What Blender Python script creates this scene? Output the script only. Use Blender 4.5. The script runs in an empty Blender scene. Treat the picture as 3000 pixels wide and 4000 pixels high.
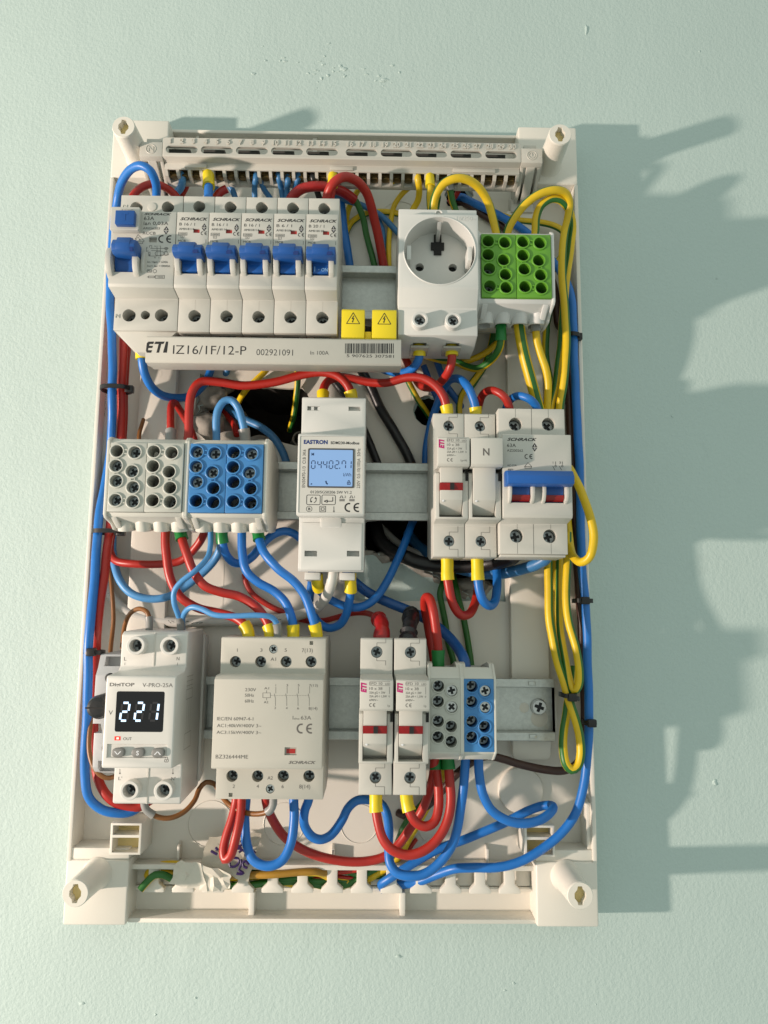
import bpy, bmesh, math, random
from mathutils import Vector, Matrix
random.seed(7)
R = math.radians
sc = bpy.context.scene
col = sc.collection
# ---------------------------------------------------------------- camera, light, exposure
H0 = 1.40                                   # height of the camera above the floor, metres
CAM_D = 470.0                               # camera to wall, mm
cam_data = bpy.data.cameras.new('camera')
cam = bpy.data.objects.new('camera', cam_data); col.objects.link(cam)
sc.camera = cam
cam_data.sensor_fit = 'VERTICAL'; cam_data.sensor_height = 36.0; cam_data.sensor_width = 27.0
cam_data.lens = 36.0 * 3004.0 / 4000.0
cam_data.clip_start = 0.01; cam_data.clip_end = 50.0
CR = ((0.99985327, -0.01460613, 0.00895012), (0.01092532, 0.14130608, -0.98990567), (0.01319399, 0.9898582, 0.14144492))
cam.matrix_world = Matrix(((CR[0][0], -CR[1][0], -CR[2][0], 0.0), (CR[0][1], -CR[1][1], -CR[2][1], -CAM_D/1000),
                           (CR[0][2], -CR[1][2], -CR[2][2], H0), (0, 0, 0, 1)))
world = bpy.data.worlds.new('World'); sc.world = world; world.use_nodes = True
bg = world.node_tree.nodes['Background']
bg.inputs[1].default_value = 0.70
_nt = world.node_tree; _tc = _nt.nodes.new('ShaderNodeTexCoord'); _sx = _nt.nodes.new('ShaderNodeSeparateXYZ'); _rp = _nt.nodes.new('ShaderNodeValToRGB')   # a dim room: pale ceiling above, darker floor below
_mr = _nt.nodes.new('ShaderNodeMapRange'); _mr.inputs['From Min'].default_value = -1; _mr.inputs['From Max'].default_value = 1
_nt.links.new(_tc.outputs['Generated'], _sx.inputs[0]); _nt.links.new(_sx.outputs['Z'], _mr.inputs['Value']); _nt.links.new(_mr.outputs['Result'], _rp.inputs['Fac']); _nt.links.new(_rp.outputs['Color'], bg.inputs[0])
_rp.color_ramp.elements[0].position = 0.1; _rp.color_ramp.elements[0].color = (.56, .64, .585, 1)
_rp.color_ramp.elements[1].position = 0.9; _rp.color_ramp.elements[1].color = (.94, 1.045, .965, 1)
ld = bpy.data.lights.new('lamp', 'POINT'); ld.energy = 104.0; ld.color = (1.0, 0.83, 0.715); ld.shadow_soft_size = 0.024
lamp = bpy.data.objects.new('lamp', ld); col.objects.link(lamp); lamp.location = (-1.230, -0.600, H0 - 0.185)
sc.view_settings.view_transform = 'Standard'; sc.view_settings.look = 'None'
sc.view_settings.exposure = 0.0; sc.view_settings.gamma = 1.0; sc.view_settings.use_curve_mapping = False
sc.render.engine = 'CYCLES'

# ---------------------------------------------------------------- photo pixel -> point on a plane d mm off the wall
SP = 3000/1659.0
def P(u, v, d):
    q = (u*SP-1500, v*SP-2000, 3004.0)
    w = [sum(CR[i][j]*q[i] for i in range(3)) for j in range(3)]
    t = (CAM_D-d)/w[1]
    return (w[0]*t, d, w[2]*t)
ZONE = {'R': (400, 760, .3014), 'z1': (200, 400, .7233), 'z2': (1200, 400, .7233), 'z3': (300, 1400, .7233), 'z4': (1200, 1400, .7233),
        'z5': (200, 2300, .7233), 'z6': (1200, 2300, .7233), 'A': (380, 1650, .446), 'M': (1100, 1500, .3843), 'E': (1650, 1550, .4219),
        'V': (340, 2380, .3707), 'G': (1600, 2380, .3617), 'T': (600, 480, .4822), 'T2': (1400, 500, .5124), 'B': (450, 3200, .6028),
        'c1': (380, 400, .2411), 'c2': (1950, 420, .2411), 'c3': (200, 3180, .3014), 'c4': (1950, 3180, .3014), 'GB': (1800, 850, .3315)}
def Q(zn, a, b, d):
    x0, y0, s = ZONE[zn]
    return P((x0+s*a)/SP, (y0+s*b)/SP, d)

# ---------------------------------------------------------------- materials
MATS = {}
def mat(name, color, rough=0.45, metal=0.0, noise=0.0, nscale=60.0, bump=0.0, bscale=900.0, emit=None, estr=0.0, spec=0.5, sss=0.0, dirt=None, coat=0.0):
    if name in MATS: return MATS[name]
    m = bpy.data.materials.new(name); m.use_nodes = True
    nt = m.node_tree; b = nt.nodes['Principled BSDF']
    b.inputs['Base Color'].default_value = (*color, 1); b.inputs['Roughness'].default_value = rough
    b.inputs['Metallic'].default_value = metal; b.inputs['Specular IOR Level'].default_value = spec
    if coat: b.inputs['Coat Weight'].default_value = coat; b.inputs['Coat Roughness'].default_value = .15
    if sss:
        b.inputs['Subsurface Weight'].default_value = sss; b.inputs['Subsurface Scale'].default_value = 0.004
        b.inputs['Subsurface Radius'].default_value = (1.0, .7, .4)
    tc = nt.nodes.new('ShaderNodeTexCoord')
    if noise:
        n = nt.nodes.new('ShaderNodeTexNoise'); n.inputs['Scale'].default_value = nscale; n.inputs['Detail'].default_value = 5
        n.inputs['Roughness'].default_value = .65
        nt.links.new(tc.outputs['Object'], n.inputs['Vector'])
        r = nt.nodes.new('ShaderNodeValToRGB')
        r.color_ramp.elements[0].position = .3; r.color_ramp.elements[1].position = .7
        lo = dirt if dirt else tuple(c*(1-noise) for c in color)
        r.color_ramp.elements[0].color = (*lo, 1); r.color_ramp.elements[1].color = (*color, 1)
        nt.links.new(n.outputs['Fac'], r.inputs['Fac']); nt.links.new(r.outputs['Color'], b.inputs['Base Color'])
        mr = nt.nodes.new('ShaderNodeMapRange'); mr.inputs['To Min'].default_value = max(rough-.08, .05); mr.inputs['To Max'].default_value = min(rough+.1, 1)
        nt.links.new(n.outputs['Fac'], mr.inputs['Value']); nt.links.new(mr.outputs['Result'], b.inputs['Roughness'])
    if bump:
        n2 = nt.nodes.new('ShaderNodeTexNoise'); n2.inputs['Scale'].default_value = bscale; n2.inputs['Detail'].default_value = 3
        nt.links.new(tc.outputs['Object'], n2.inputs['Vector'])
        bp = nt.nodes.new('ShaderNodeBump'); bp.inputs['Strength'].default_value = bump; bp.inputs['Distance'].default_value = .0005
        nt.links.new(n2.outputs['Fac'], bp.inputs['Height']); nt.links.new(bp.outputs['Normal'], b.inputs['Normal'])
    if emit:
        b.inputs['Emission Color'].default_value = (*emit, 1); b.inputs['Emission Strength'].default_value = estr
    MATS[name] = m
    return m
def wall_material():
    m = bpy.data.materials.new('painted_plaster'); m.use_nodes = True
    nt = m.node_tree; b = nt.nodes['Principled BSDF']; N = nt.nodes.new; L = nt.links.new
    b.inputs['Roughness'].default_value = .62; b.inputs['Specular IOR Level'].default_value = .35
    tc = N('ShaderNodeTexCoord')
    def noise(s, det, rough=.6):
        n = N('ShaderNodeTexNoise'); n.inputs['Scale'].default_value = s; n.inputs['Detail'].default_value = det; n.inputs['Roughness'].default_value = rough
        L(tc.outputs['Object'], n.inputs['Vector']); return n
    big = noise(4.0, 4); fine = noise(430, 3, .6); mid = noise(42, 4); spot = noise(16, 6, .75); orange = noise(800, 2)
    r = N('ShaderNodeValToRGB'); r.color_ramp.elements[0].position = .3; r.color_ramp.elements[1].position = .72
    r.color_ramp.elements[0].color = (.460, .560, .532, 1); r.color_ramp.elements[1].color = (.492, .600, .568, 1)
    L(big.outputs['Fac'], r.inputs['Fac'])
    sr = N('ShaderNodeValToRGB'); sr.color_ramp.elements[0].position = .60; sr.color_ramp.elements[1].position = .78
    sr.color_ramp.elements[0].color = (1, 1, 1, 1); sr.color_ramp.elements[1].color = (.80, .80, .80, 1)
    L(spot.outputs['Fac'], sr.inputs['Fac'])
    mx = N('ShaderNodeMix'); mx.data_type = 'RGBA'; mx.blend_type = 'MULTIPLY'; mx.inputs['Factor'].default_value = .55
    L(r.outputs['Color'], mx.inputs[6]); L(sr.outputs['Color'], mx.inputs[7])
    vo = N('ShaderNodeTexVoronoi'); vo.inputs['Scale'].default_value = 21; vo.inputs['Randomness'].default_value = 1; L(tc.outputs['Object'], vo.inputs['Vector'])
    vr = N('ShaderNodeValToRGB'); vr.color_ramp.elements[0].position = .012; vr.color_ramp.elements[0].color = (.42, .42, .40, 1); vr.color_ramp.elements[1].position = .030; vr.color_ramp.elements[1].color = (1, 1, 1, 1)
    L(vo.outputs['Distance'], vr.inputs['Fac'])
    mx2 = N('ShaderNodeMix'); mx2.data_type = 'RGBA'; mx2.blend_type = 'MULTIPLY'; mx2.inputs['Factor'].default_value = .8
    L(mx.outputs[2], mx2.inputs[6]); L(vr.outputs['Color'], mx2.inputs[7]); L(mx2.outputs[2], b.inputs['Base Color'])
    mp = N('ShaderNodeMapping'); mp.inputs['Scale'].default_value = (70, 70, 14); L(tc.outputs['Object'], mp.inputs['Vector'])
    st = N('ShaderNodeTexNoise'); st.inputs['Scale'].default_value = 1.0; st.inputs['Detail'].default_value = 5; L(mp.outputs['Vector'], st.inputs['Vector'])
    def madd(a, k, c=None):
        n = N('ShaderNodeMath'); n.operation = 'MULTIPLY_ADD'; n.inputs[1].default_value = k; L(a, n.inputs[0])
        if c is None: n.inputs[2].default_value = 0
        else: L(c, n.inputs[2])
        return n.outputs[0]
    sm = N('ShaderNodeMapRange'); sm.inputs['From Min'].default_value = .66; sm.inputs['From Max'].default_value = .80
    L(spot.outputs['Fac'], sm.inputs['Value'])
    h = madd(fine.outputs['Fac'], .58); h = madd(mid.outputs['Fac'], .7, h); h = madd(orange.outputs['Fac'], .12, h); h = madd(sm.outputs['Result'], -.35, h); h = madd(st.outputs['Fac'], .3, h)
    bp = N('ShaderNodeBump'); bp.inputs['Strength'].default_value = .62; bp.inputs['Distance'].default_value = .0011
    L(h, bp.inputs['Height']); L(bp.outputs['Normal'], b.inputs['Normal'])
    return m
def m_(n): return MATS[n]
mat('tray', (.735, .70, .625), .42, noise=.05, nscale=14, bump=.04, bscale=1400, sss=.0)
mat('grey_plastic', (.55, .538, .490), .46, noise=.04, nscale=30, bump=.10, bscale=2600)
mat('relay_plastic', (.66, .645, .605), .38, noise=.03, nscale=25, bump=.05, bscale=2200)
mat('white_plastic', (.625, .625, .595), .40, noise=.03, nscale=25, bump=.05, bscale=2200)
mat('contactor_plastic', (.515, .495, .435), .48, noise=.04, nscale=30, bump=.10, bscale=2600)
mat('carrier_plastic', (.53, .51, .455), .45, noise=.06, nscale=40, bump=.05)
mat('block_grey', (.50, .505, .455), .42, noise=.05, nscale=60)
mat('block_housing', (.62, .61, .55), .42, noise=.05, nscale=60)
mat('pale_housing', (.66, .66, .64), .40, noise=.04, nscale=60)
mat('fuse_terminal', (.45, .46, .47), .45, noise=.06, nscale=80)
mat('block_blue', (.050, .215, .49), .36, noise=.06, nscale=60)
mat('block_green', (.125, .34, .028), .36, noise=.06, nscale=60)
mat('toggle_blue', (.010, .085, .33), .38, noise=.08, nscale=90)
mat('handle_blue', (.011, .10, .385), .36, noise=.06, nscale=90)
mat('red_flag', (.40, .025, .02), .35, noise=.1, nscale=90)
mat('red_band', (.26, .012, .012), .35, noise=.1, nscale=90)  # red darkened to carry the partial shadow on the isolator bands
mat('wire_ochre', (.42, .22, .02), .45, noise=.3, nscale=60, bump=.2, bscale=260)
mat('red_lens', (.30, .006, .008), .12, noise=.35, nscale=300)
mat('wire_blue', (.012, .165, .555), .40, noise=.16, nscale=70, bump=.12, bscale=260)
mat('wire_light_blue', (.085, .300, .620), .40, noise=.16, nscale=70, bump=.12, bscale=260)
mat('wire_mid_blue', (.045, .19, .42), .42, noise=.2, nscale=70, bump=.15, bscale=260)
mat('wire_dark_blue', (.013, .105, .36), .40, noise=.16, nscale=70, bump=.12, bscale=260)
mat('wire_red', (.430, .020, .012), .40, noise=.16, nscale=70, bump=.12, bscale=260)
mat('wire_brown', (.22, .085, .018), .40, noise=.16, nscale=70, bump=.12, bscale=260)
mat('wire_dark_brown', (.055, .022, .016), .40, noise=.16, nscale=70, bump=.12, bscale=260)
mat('wire_yellow', (.74, .50, .010), .40, noise=.16, nscale=70, bump=.12, bscale=260)
mat('wire_green', (.025, .145, .022), .40, noise=.16, nscale=70, bump=.12, bscale=260)
mat('wire_black', (.012, .012, .013), .38, noise=.2, nscale=90, bump=.3, bscale=400)
mat('cable_white', (.60, .59, .55), .42, noise=.05, nscale=40)
mat('ferrule_yellow', (.78, .60, .012), .34, noise=.06, nscale=60)
mat('ferrule_green', (.008, .19, .035), .34, noise=.06, nscale=60)
mat('ferrule_grey', (.27, .27, .26), .36, noise=.06, nscale=60)
mat('cap_yellow', (.80, .63, .015), .40, noise=.05, nscale=60)
mat('tape_red', (.36, .012, .012), .30, noise=.2, nscale=120, bump=.8, bscale=300)
mat('tape_black', (.016, .017, .019), .40, noise=.2, nscale=120, bump=.8, bscale=300)
mat('tie_black', (.010, .010, .011), .40)
mat('steel', (.60, .62, .59), .36, metal=.75, noise=.22, nscale=420, bump=.15, bscale=900)
mat('screw_steel', (.30, .33, .34), .33, metal=.9, noise=.35, nscale=400)  # dark base carries the recess shade and dim reflections on the heads
mat('screw_bright', (.62, .63, .62), .28, metal=.95, noise=.25, nscale=400)
mat('groove_shade', (.03, .033, .035), .5, metal=.5)  # near black painted into the screw grooves as their shade
mat('slot_shade_grey', (.10, .10, .092), .6, noise=.2, nscale=120)  # dark grey for the shade painted behind the carrier slots
mat('brass', (.19, .135, .055), .4, metal=.9, noise=.3, nscale=300)
mat('copper', (.42, .12, .05), .42, metal=.7, noise=.3, nscale=200)
mat('ink', (.018, .017, .017), .55)
mat('ink_grey', (.13, .12, .11), .55)
mat('ink_pale', (.36, .34, .30), .55)
mat('ink_blue', (.006, .030, .17), .5)
mat('ink_pink', (.50, .012, .16), .5)
mat('ink_white', (.75, .76, .78), .5)
mat('ink_sky', (.30, .55, .85), .5)
mat('clip_metal', (.62, .62, .60), .35, metal=.5, noise=.2, nscale=300)
mat('ink_violet', (.030, .010, .085), .5)
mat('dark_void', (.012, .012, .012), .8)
mat('black_glass', (.008, .007, .009), .08, noise=.2, nscale=30)
mat('segment_off', (.028, .027, .03), .3)
mat('segment_on', (.6, .75, .9), .3, emit=(.46, .69, 1.0), estr=1.1)
mat('led_red', (.6, .01, .01), .3, emit=(1.0, .10, .06), estr=.55)
mat('led_hot', (.9, .6, .5), .3, emit=(1.0, .62, .50), estr=.9)
mat('lcd', (.10, .20, .38), .25, emit=(.22, .33, .52), estr=.72)
mat('lcd_ink', (.010, .035, .12), .4)
mat('bezel', (.07, .07, .075), .3)
mat('label_silver', (.60, .585, .54), .38, noise=.02, nscale=30)
mat('button_grey', (.20, .195, .185), .42)
mat('paper', (.66, .60, .48), .62, noise=.25, nscale=40, bump=.3, bscale=160)
mat('masking_tape', (.70, .65, .55), .6, noise=.18, nscale=40, bump=.3, bscale=130)
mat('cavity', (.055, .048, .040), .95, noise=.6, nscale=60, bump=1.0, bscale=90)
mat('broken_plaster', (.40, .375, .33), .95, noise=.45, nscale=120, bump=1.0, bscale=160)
mat('conduit', (.27, .25, .22), .6, noise=.35, nscale=80)
mat('cream_glow', (.74, .60, .27), .5, noise=.06, nscale=60)  # yellowed cream, painting the light that bounces inside hollow plastic
mat('clear_plastic', (.42, .40, .35), .25, noise=.08, nscale=60)
MATS['wall'] = wall_material()

# ---------------------------------------------------------------- mesh building in wall coordinates (x, d off the wall, z), mm
XF = None                                   # set while the rail devices are built: their measured plane moves out to where they really stand
def FD(d): return d if d <= 22 else d+11*min((d-22)/26.0, 1.0)
def device_xf(p): return (p[0]*.9733, FD(p[1]), p[2]*.9733)
class MB:
    def __init__(s): s.v = []; s.f = []; s.m = []; s.mi = 0
    def add(s, verts, faces):
        o = len(s.v); s.v += [tuple(p) for p in verts]
        for f in faces: s.f.append([i+o for i in f]); s.m.append(s.mi)
        return s
    def box(s, x0, x1, d0, d1, z0, z1):
        return s.add([(x, d, z) for x in (x0, x1) for d in (d0, d1) for z in (z0, z1)],
                     [(0, 1, 3, 2), (4, 6, 7, 5), (0, 4, 5, 1), (2, 3, 7, 6), (0, 2, 6, 4), (1, 5, 7, 3)])
    def px(s, prof, x0, x1):                 # side profile [(d,z)] pulled along x
        n = len(prof)
        return s.add([(x0, d, z) for d, z in prof]+[(x1, d, z) for d, z in prof],
                     [list(range(n)), list(range(2*n-1, n-1, -1))]+[(i, i+n, (i+1) % n+n, (i+1) % n) for i in range(n)])
    def pd(s, out, d0, d1, front=None):      # outline [(x,z)] pulled off the wall
        n = len(out); fr = front or out
        return s.add([(x, d0, z) for x, z in out]+[(x, d1, z) for x, z in fr],
                     [list(range(n)), list(range(2*n-1, n-1, -1))]+[(i, i+n, (i+1) % n+n, (i+1) % n) for i in range(n)])
    def cyl(s, x, z, r, d0, d1, n=28, r1=None):
        r1 = r if r1 is None else r1
        c = [(math.cos(2*math.pi*i/n), math.sin(2*math.pi*i/n)) for i in range(n)]
        return s.pd([(x+a*r, z+b*r) for a, b in c], d0, d1, [(x+a*r1, z+b*r1) for a, b in c])
    def ring(s, x, z, ri, ro, d0, d1, n=28):
        c = [(math.cos(2*math.pi*i/n), math.sin(2*math.pi*i/n)) for i in range(n)]
        vs = []
        for r, d in ((ro, d0), (ro, d1-.25), (ro-.3, d1), (ri+.2, d1), (ri, d1-.2), (ri, d0)): vs += [(x+a*r, d, z+b*r) for a, b in c]
        fs = []
        for k in range(6):
            k2 = (k+1) % 6
            fs += [(k*n+i, k*n+(i+1) % n, k2*n+(i+1) % n, k2*n+i) for i in range(n)]
        return s.add(vs, fs)
    def tube(s, pts, r, n=14, sect=None, caps=True, phi=0.0, twist=0.0, r1=None, rf=None):
        # sect = list of (a0,a1,matindex) in degrees round the section; 0 faces the room
        N = len(pts); V = [Vector(p) for p in pts]; vs = []
        prev = None; L = 0.0
        for i in range(N):
            t = (V[min(i+1, N-1)]-V[max(i-1, 0)]); t.normalize()
            ref = Vector((0, 1, 0)); nn = ref-t*ref.dot(t)
            if nn.length < .25:
                nn = prev-t*prev.dot(t) if prev else Vector((1, 0, 0))-t*t.x
            nn.normalize(); 
            if prev is not None:
                q = prev-t*prev.dot(t)
                if q.length > 1e-6: nn = (nn*.35+q.normalized()*.65); nn = nn-t*nn.dot(t); nn.normalize()
            prev = nn; b = t.cross(nn)
            if i: L += (V[i]-V[i-1]).length
            k = i/max(N-1, 1); rr = r if r1 is None else r+(r1-r)*k
            if rf: rr = rf(k, rr)
            for j in range(n):
                a = 2*math.pi*j/n+R(phi)+R(twist)*L/100
                vs.append(tuple(V[i]+(nn*math.cos(a)+b*math.sin(a))*rr))
        o = len(s.v); s.v += vs
        for i in range(N-1):
            for j in range(n):
                s.f.append([o+i*n+j, o+i*n+(j+1) % n, o+(i+1)*n+(j+1) % n, o+(i+1)*n+j])
                mi = s.mi
                if sect:
                    ang = 360.0*(j+.5)/n
                    for a0, a1, k in sect:
                        if a0 <= ang < a1 or a0 <= ang-360 < a1: mi = k
                s.m.append(mi)
        if caps:
            s.f.append([o+j for j in range(n)][::-1]); s.m.append(s.mi)
            s.f.append([o+(N-1)*n+j for j in range(n)]); s.m.append(s.mi)
        return s
    def rod(s, p0, p1, r, n=14, r1=None): return s.tube([p0, p1], r, n, r1=r1)
    def line(s, p0, p1, w, d):               # flat printed stroke on a plane d
        (x0, z0), (x1, z1) = p0, p1
        l = math.hypot(x1-x0, z1-z0) or 1e-6; nx, nz = -(z1-z0)/l*w/2, (x1-x0)/l*w/2
        return s.add([(x0+nx, d, z0+nz), (x1+nx, d, z1+nz), (x1-nx, d, z1-nz), (x0-nx, d, z0-nz)], [(0, 1, 2, 3)])
    def poly(s, pts, w, d, closed=False):
        q = list(pts)+([pts[0]] if closed else [])
        for a, b in zip(q, q[1:]): s.line(a, b, w, d)
        return s
    def flat(s, out, d): return s.add([(x, d, z) for x, z in out], [list(range(len(out)))])
    def join(s, o, dx=0, dd=0, dz=0):
        k = len(s.v); s.v += [(a+dx, b+dd, c+dz) for a, b, c in o.v]; s.f += [[i+k for i in f] for f in o.f]; s.m += list(o.m); return s
def mesh_of(mb, origin=(0, 0, 0), bevel=0.0, seg=2, ang=30, recalc=True):
    me = bpy.data.meshes.new('m')
    ox, od, oz = origin
    vv = [XF(p) for p in mb.v] if XF and origin != (0, 0, 0) else mb.v
    me.from_pydata([((x-ox)/1000, -(d-od)/1000, (z-oz)/1000) for x, d, z in vv], [], mb.f)
    bm = bmesh.new(); bm.from_mesh(me)
    bm.faces.ensure_lookup_table()
    for f, k in zip(bm.faces, mb.m): f.material_index = k
    if recalc: bmesh.ops.recalc_face_normals(bm, faces=bm.faces)
    if bevel:
        es = [e for e in bm.edges if len(e.link_faces) == 2 and e.calc_face_angle(0) > R(ang)]
        bmesh.ops.bevel(bm, geom=es, offset=bevel/1000, segments=seg, affect='EDGES', clamp_overlap=True, profile=.5)
    bm.to_mesh(me); bm.free()
    return me
def cut_mesh(me, cutter):
    tmp = []
    def t(m):
        o = bpy.data.objects.new('tmp', m); col.objects.link(o); tmp.append(o); return o
    a = t(me); b = t(cutter)
    md = a.modifiers.new('b', 'BOOLEAN'); md.object = b; md.operation = 'DIFFERENCE'; md.solver = 'EXACT'
    dg = bpy.context.evaluated_depsgraph_get()
    res = bpy.data.meshes.new_from_object(a.evaluated_get(dg), depsgraph=dg)
    for o in tmp:
        m = o.data; bpy.data.objects.remove(o); bpy.data.meshes.remove(m)
    return res
def finish(me, smooth=25):
    me.polygons.foreach_set('use_smooth', [True]*len(me.polygons))
    me.set_sharp_from_angle(angle=R(smooth)); me.update()
def link(name, me, mats, parent=None, loc=(0, 0, 0)):
    me.name = name
    o = bpy.data.objects.new(name, me); col.objects.link(o)
    if not isinstance(mats, (list, tuple)): mats = [mats]
    if len(mats) == 1: me.materials.clear()
    for k in mats: me.materials.append(MATS[k] if isinstance(k, str) else k)
    if parent is not None: o.parent = parent
    o.location = loc
    return o
def wpos(p): return (p[0]/1000, -p[1]/1000, p[2]/1000+H0)
ORIG = {}
def thing(name, label, cat, base, group=None):
    o = bpy.data.objects.new(name, None); col.objects.link(o); o.empty_display_size = .01
    if XF: base = XF(base)
    o.location = wpos(base); o['label'] = label; o['category'] = cat
    if group: o['group'] = group
    ORIG[o.name] = base
    return o
def part(name, mb, mats, root, bevel=0.0, cut=None, extra=None, seg=2, smooth=25, under=None, label=None, recalc=True):
    """a mesh child of root (or of the part `under`, whose own origin is the thing's)"""
    og = ORIG[root.name]
    me = mesh_of(mb, og, bevel, seg, recalc=recalc)
    for c_ in (cut if isinstance(cut, list) else [cut] if cut is not None else []): me = cut_mesh(me, mesh_of(c_, og))
    if extra is not None:
        bm = bmesh.new(); bm.from_mesh(me); m2 = mesh_of(extra, og, bevel*.6, 1); bm.from_mesh(m2); bm.to_mesh(me); bm.free(); bpy.data.meshes.remove(m2)
    finish(me, smooth)
    o = link(name, me, mats, under if under is not None else root)
    if label: o['label'] = label
    return o
def single(name, mb, mats, label=None, cat=None, base=(0, 0, 0), group=None, bevel=0.0, cut=None, kind=None, smooth=25, recalc=True):
    me = mesh_of(mb, base, bevel, recalc=recalc)
    if cut is not None: me = cut_mesh(me, mesh_of(cut, base))
    finish(me, smooth)
    o = link(name, me, mats); o.location = wpos(base)
    if label: o['label'] = label
    if cat: o['category'] = cat
    if group: o['group'] = group
    if kind: o['kind'] = kind
    return o
def copy_thing(root, dx=0, dz=0, label=None):
    r = root.copy(); col.objects.link(r); r.location.x += dx/1000; r.location.z += dz/1000
    if label: r['label'] = label
    b = ORIG[root.name]; ORIG[r.name] = (b[0]+dx, b[1], b[2]+dz)
    for ch in list(root.children):
        c = ch.copy(); col.objects.link(c); c.parent = r
        for g in list(ch.children):
            k = g.copy(); col.objects.link(k); k.parent = c
    return r

# ---------------------------------------------------------------- lettering
TXT = {}
def glyphs(s, shear=0.0, bold=0.0, space=1.0):
    key = (s, shear, bold, space)
    if key in TXT: return TXT[key]
    cu = bpy.data.curves.new('t', 'FONT'); cu.body = s; cu.size = 1.0; cu.shear = shear; cu.offset = bold; cu.space_character = space; cu.resolution_u = 3
    o = bpy.data.objects.new('t', cu); col.objects.link(o)
    dg = bpy.context.evaluated_depsgraph_get()
    me = bpy.data.meshes.new_from_object(o.evaluated_get(dg), depsgraph=dg)
    vs = [(v.co.x, v.co.y) for v in me.vertices]; fs = [list(p.vertices) for p in me.polygons]
    bpy.data.objects.remove(o); bpy.data.curves.remove(cu); bpy.data.meshes.remove(me)
    TXT[key] = (vs, fs); return TXT[key]
def put_text(mb, s, x, z, h, d, w=None, shear=0.0, bold=0.0, rot=0.0, space=1.0, align='L', raised=0.0):
    """x,z: left end of the baseline; h: height of the capitals; w: total width"""
    vs, fs = glyphs(s, shear, bold, space)
    if not vs: return mb
    x0 = min(a for a, b in vs); x1 = max(a for a, b in vs)
    ref = [b for a, b in glyphs('H', 0, bold)[0]]; k = h/(max(ref)-min(ref)); y0 = min(ref)
    kx = k if w is None else w/(x1-x0)
    c, sn = math.cos(R(rot)), math.sin(R(rot))
    sh = {'L': 0, 'C': -.5*(x1-x0)*kx, 'R': -(x1-x0)*kx}[align]
    pts = []
    for a, b in vs:
        p, q = (a-x0)*kx+sh, (b-y0)*k
        pts.append((x+p*c-q*sn, d, z+p*sn+q*c))
    mb.add(pts, fs)
    if raised:
        mb.add([(a, d-raised, b) for a, _, b in pts], fs)
        ed = {}
        for f in fs:
            for i in range(len(f)):
                e = (f[i], f[(i+1) % len(f)]); ed[e] = 1
        n = len(mb.v)-2*len(pts)
        for (i, j) in ed:
            if (j, i) not in ed: mb.f.append([n+i, n+j, n+len(pts)+j, n+len(pts)+i]); mb.m.append(mb.mi)
    return mb
def tz(mb, s, zn, a0, a1, bb, bt, d, **k):
    """text that fills the photo box a0..a1 (left,right), bb (baseline), bt (cap top) of a zoom zone, on plane d"""
    p = Q(zn, a0, bb, d); q = Q(zn, a1, bb, d); t = Q(zn, a0, bt, d)
    if s == '1': return put_text(mb, s, (p[0]+q[0])/2, p[2], t[2]-p[2], d, align='C', **k)
    return put_text(mb, s, p[0], p[2], t[2]-p[2], d, w=q[0]-p[0], **k)
def arc(cx, cz, r, a0, a1, n=14): return [(cx+r*math.cos(R(a0+(a1-a0)*i/n)), cz+r*math.sin(R(a0+(a1-a0)*i/n))) for i in range(n+1)]
def ce_mark(mb, x0, z0, h, d, w=None):
    r = h/2; k = h*.16
    mb.poly(arc(x0+r, z0+r, r-k/2, 75, 285), k, d)
    cx = x0+r*2.9; mb.poly(arc(cx, z0+r, r-k/2, 75, 285), k, d); mb.line((cx-r+k, z0+r), (cx+r*.1, z0+r), k, d)
def io_mark(mb, white, cx, cz, h, d):
    w = h*.30
    mb.flat([(cx-w, cz+h*.04), (cx+w, cz+h*.04), (cx, cz+h*.5)], d); mb.flat([(cx-w, cz-h*.04), (cx, cz-h*.5), (cx+w, cz-h*.04)], d)
    white.line((cx, cz+h*.09), (cx, cz+h*.28), h*.055, d+.03)
    white.poly(arc(cx, cz-h*.16, h*.075, 0, 360, 12), h*.04, d+.03)
def rect(mb, x0, x1, z0, z1, w, d): mb.poly([(x0, z0), (x1, z0), (x1, z1), (x0, z1)], w, d, True)
def rrect(x0, x1, z0, z1, r, n=4):
    o = []
    for cx, cz, a in ((x1-r, z1-r, 0), (x0+r, z1-r, 90), (x0+r, z0+r, 180), (x1-r, z0+r, 270)):
        o += [(cx+r*math.cos(R(a+90*i/n)), cz+r*math.sin(R(a+90*i/n))) for i in range(n+1)]
    return o
SEG = {'0': 'abcdef', '1': 'bc', '2': 'abged', '4': 'fgbc', '7': 'fabc', '3': 'abgcd'}
def seven(mb_on, mb_off, ch, x, z, w, h, t, d, slant=.08):
    def pt(a, b): return (x+a+slant*b, z+b)
    g = t*.55
    S = {'a': ((g, h), (w-g, h)), 'd': ((g, 0), (w-g, 0)), 'g': ((g, h/2), (w-g, h/2)), 'f': ((0, h/2+g), (0, h-g)), 'e': ((0, g), (0, h/2-g)),
         'b': ((w, h/2+g), (w, h-g)), 'c': ((w, g), (w, h/2-g))}
    for k, (p, q) in S.items():
        m = mb_on if k in SEG[ch] else mb_off
        if m is not None: m.line(pt(*p), pt(*q), t, d if m is mb_on else d-.01)

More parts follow.
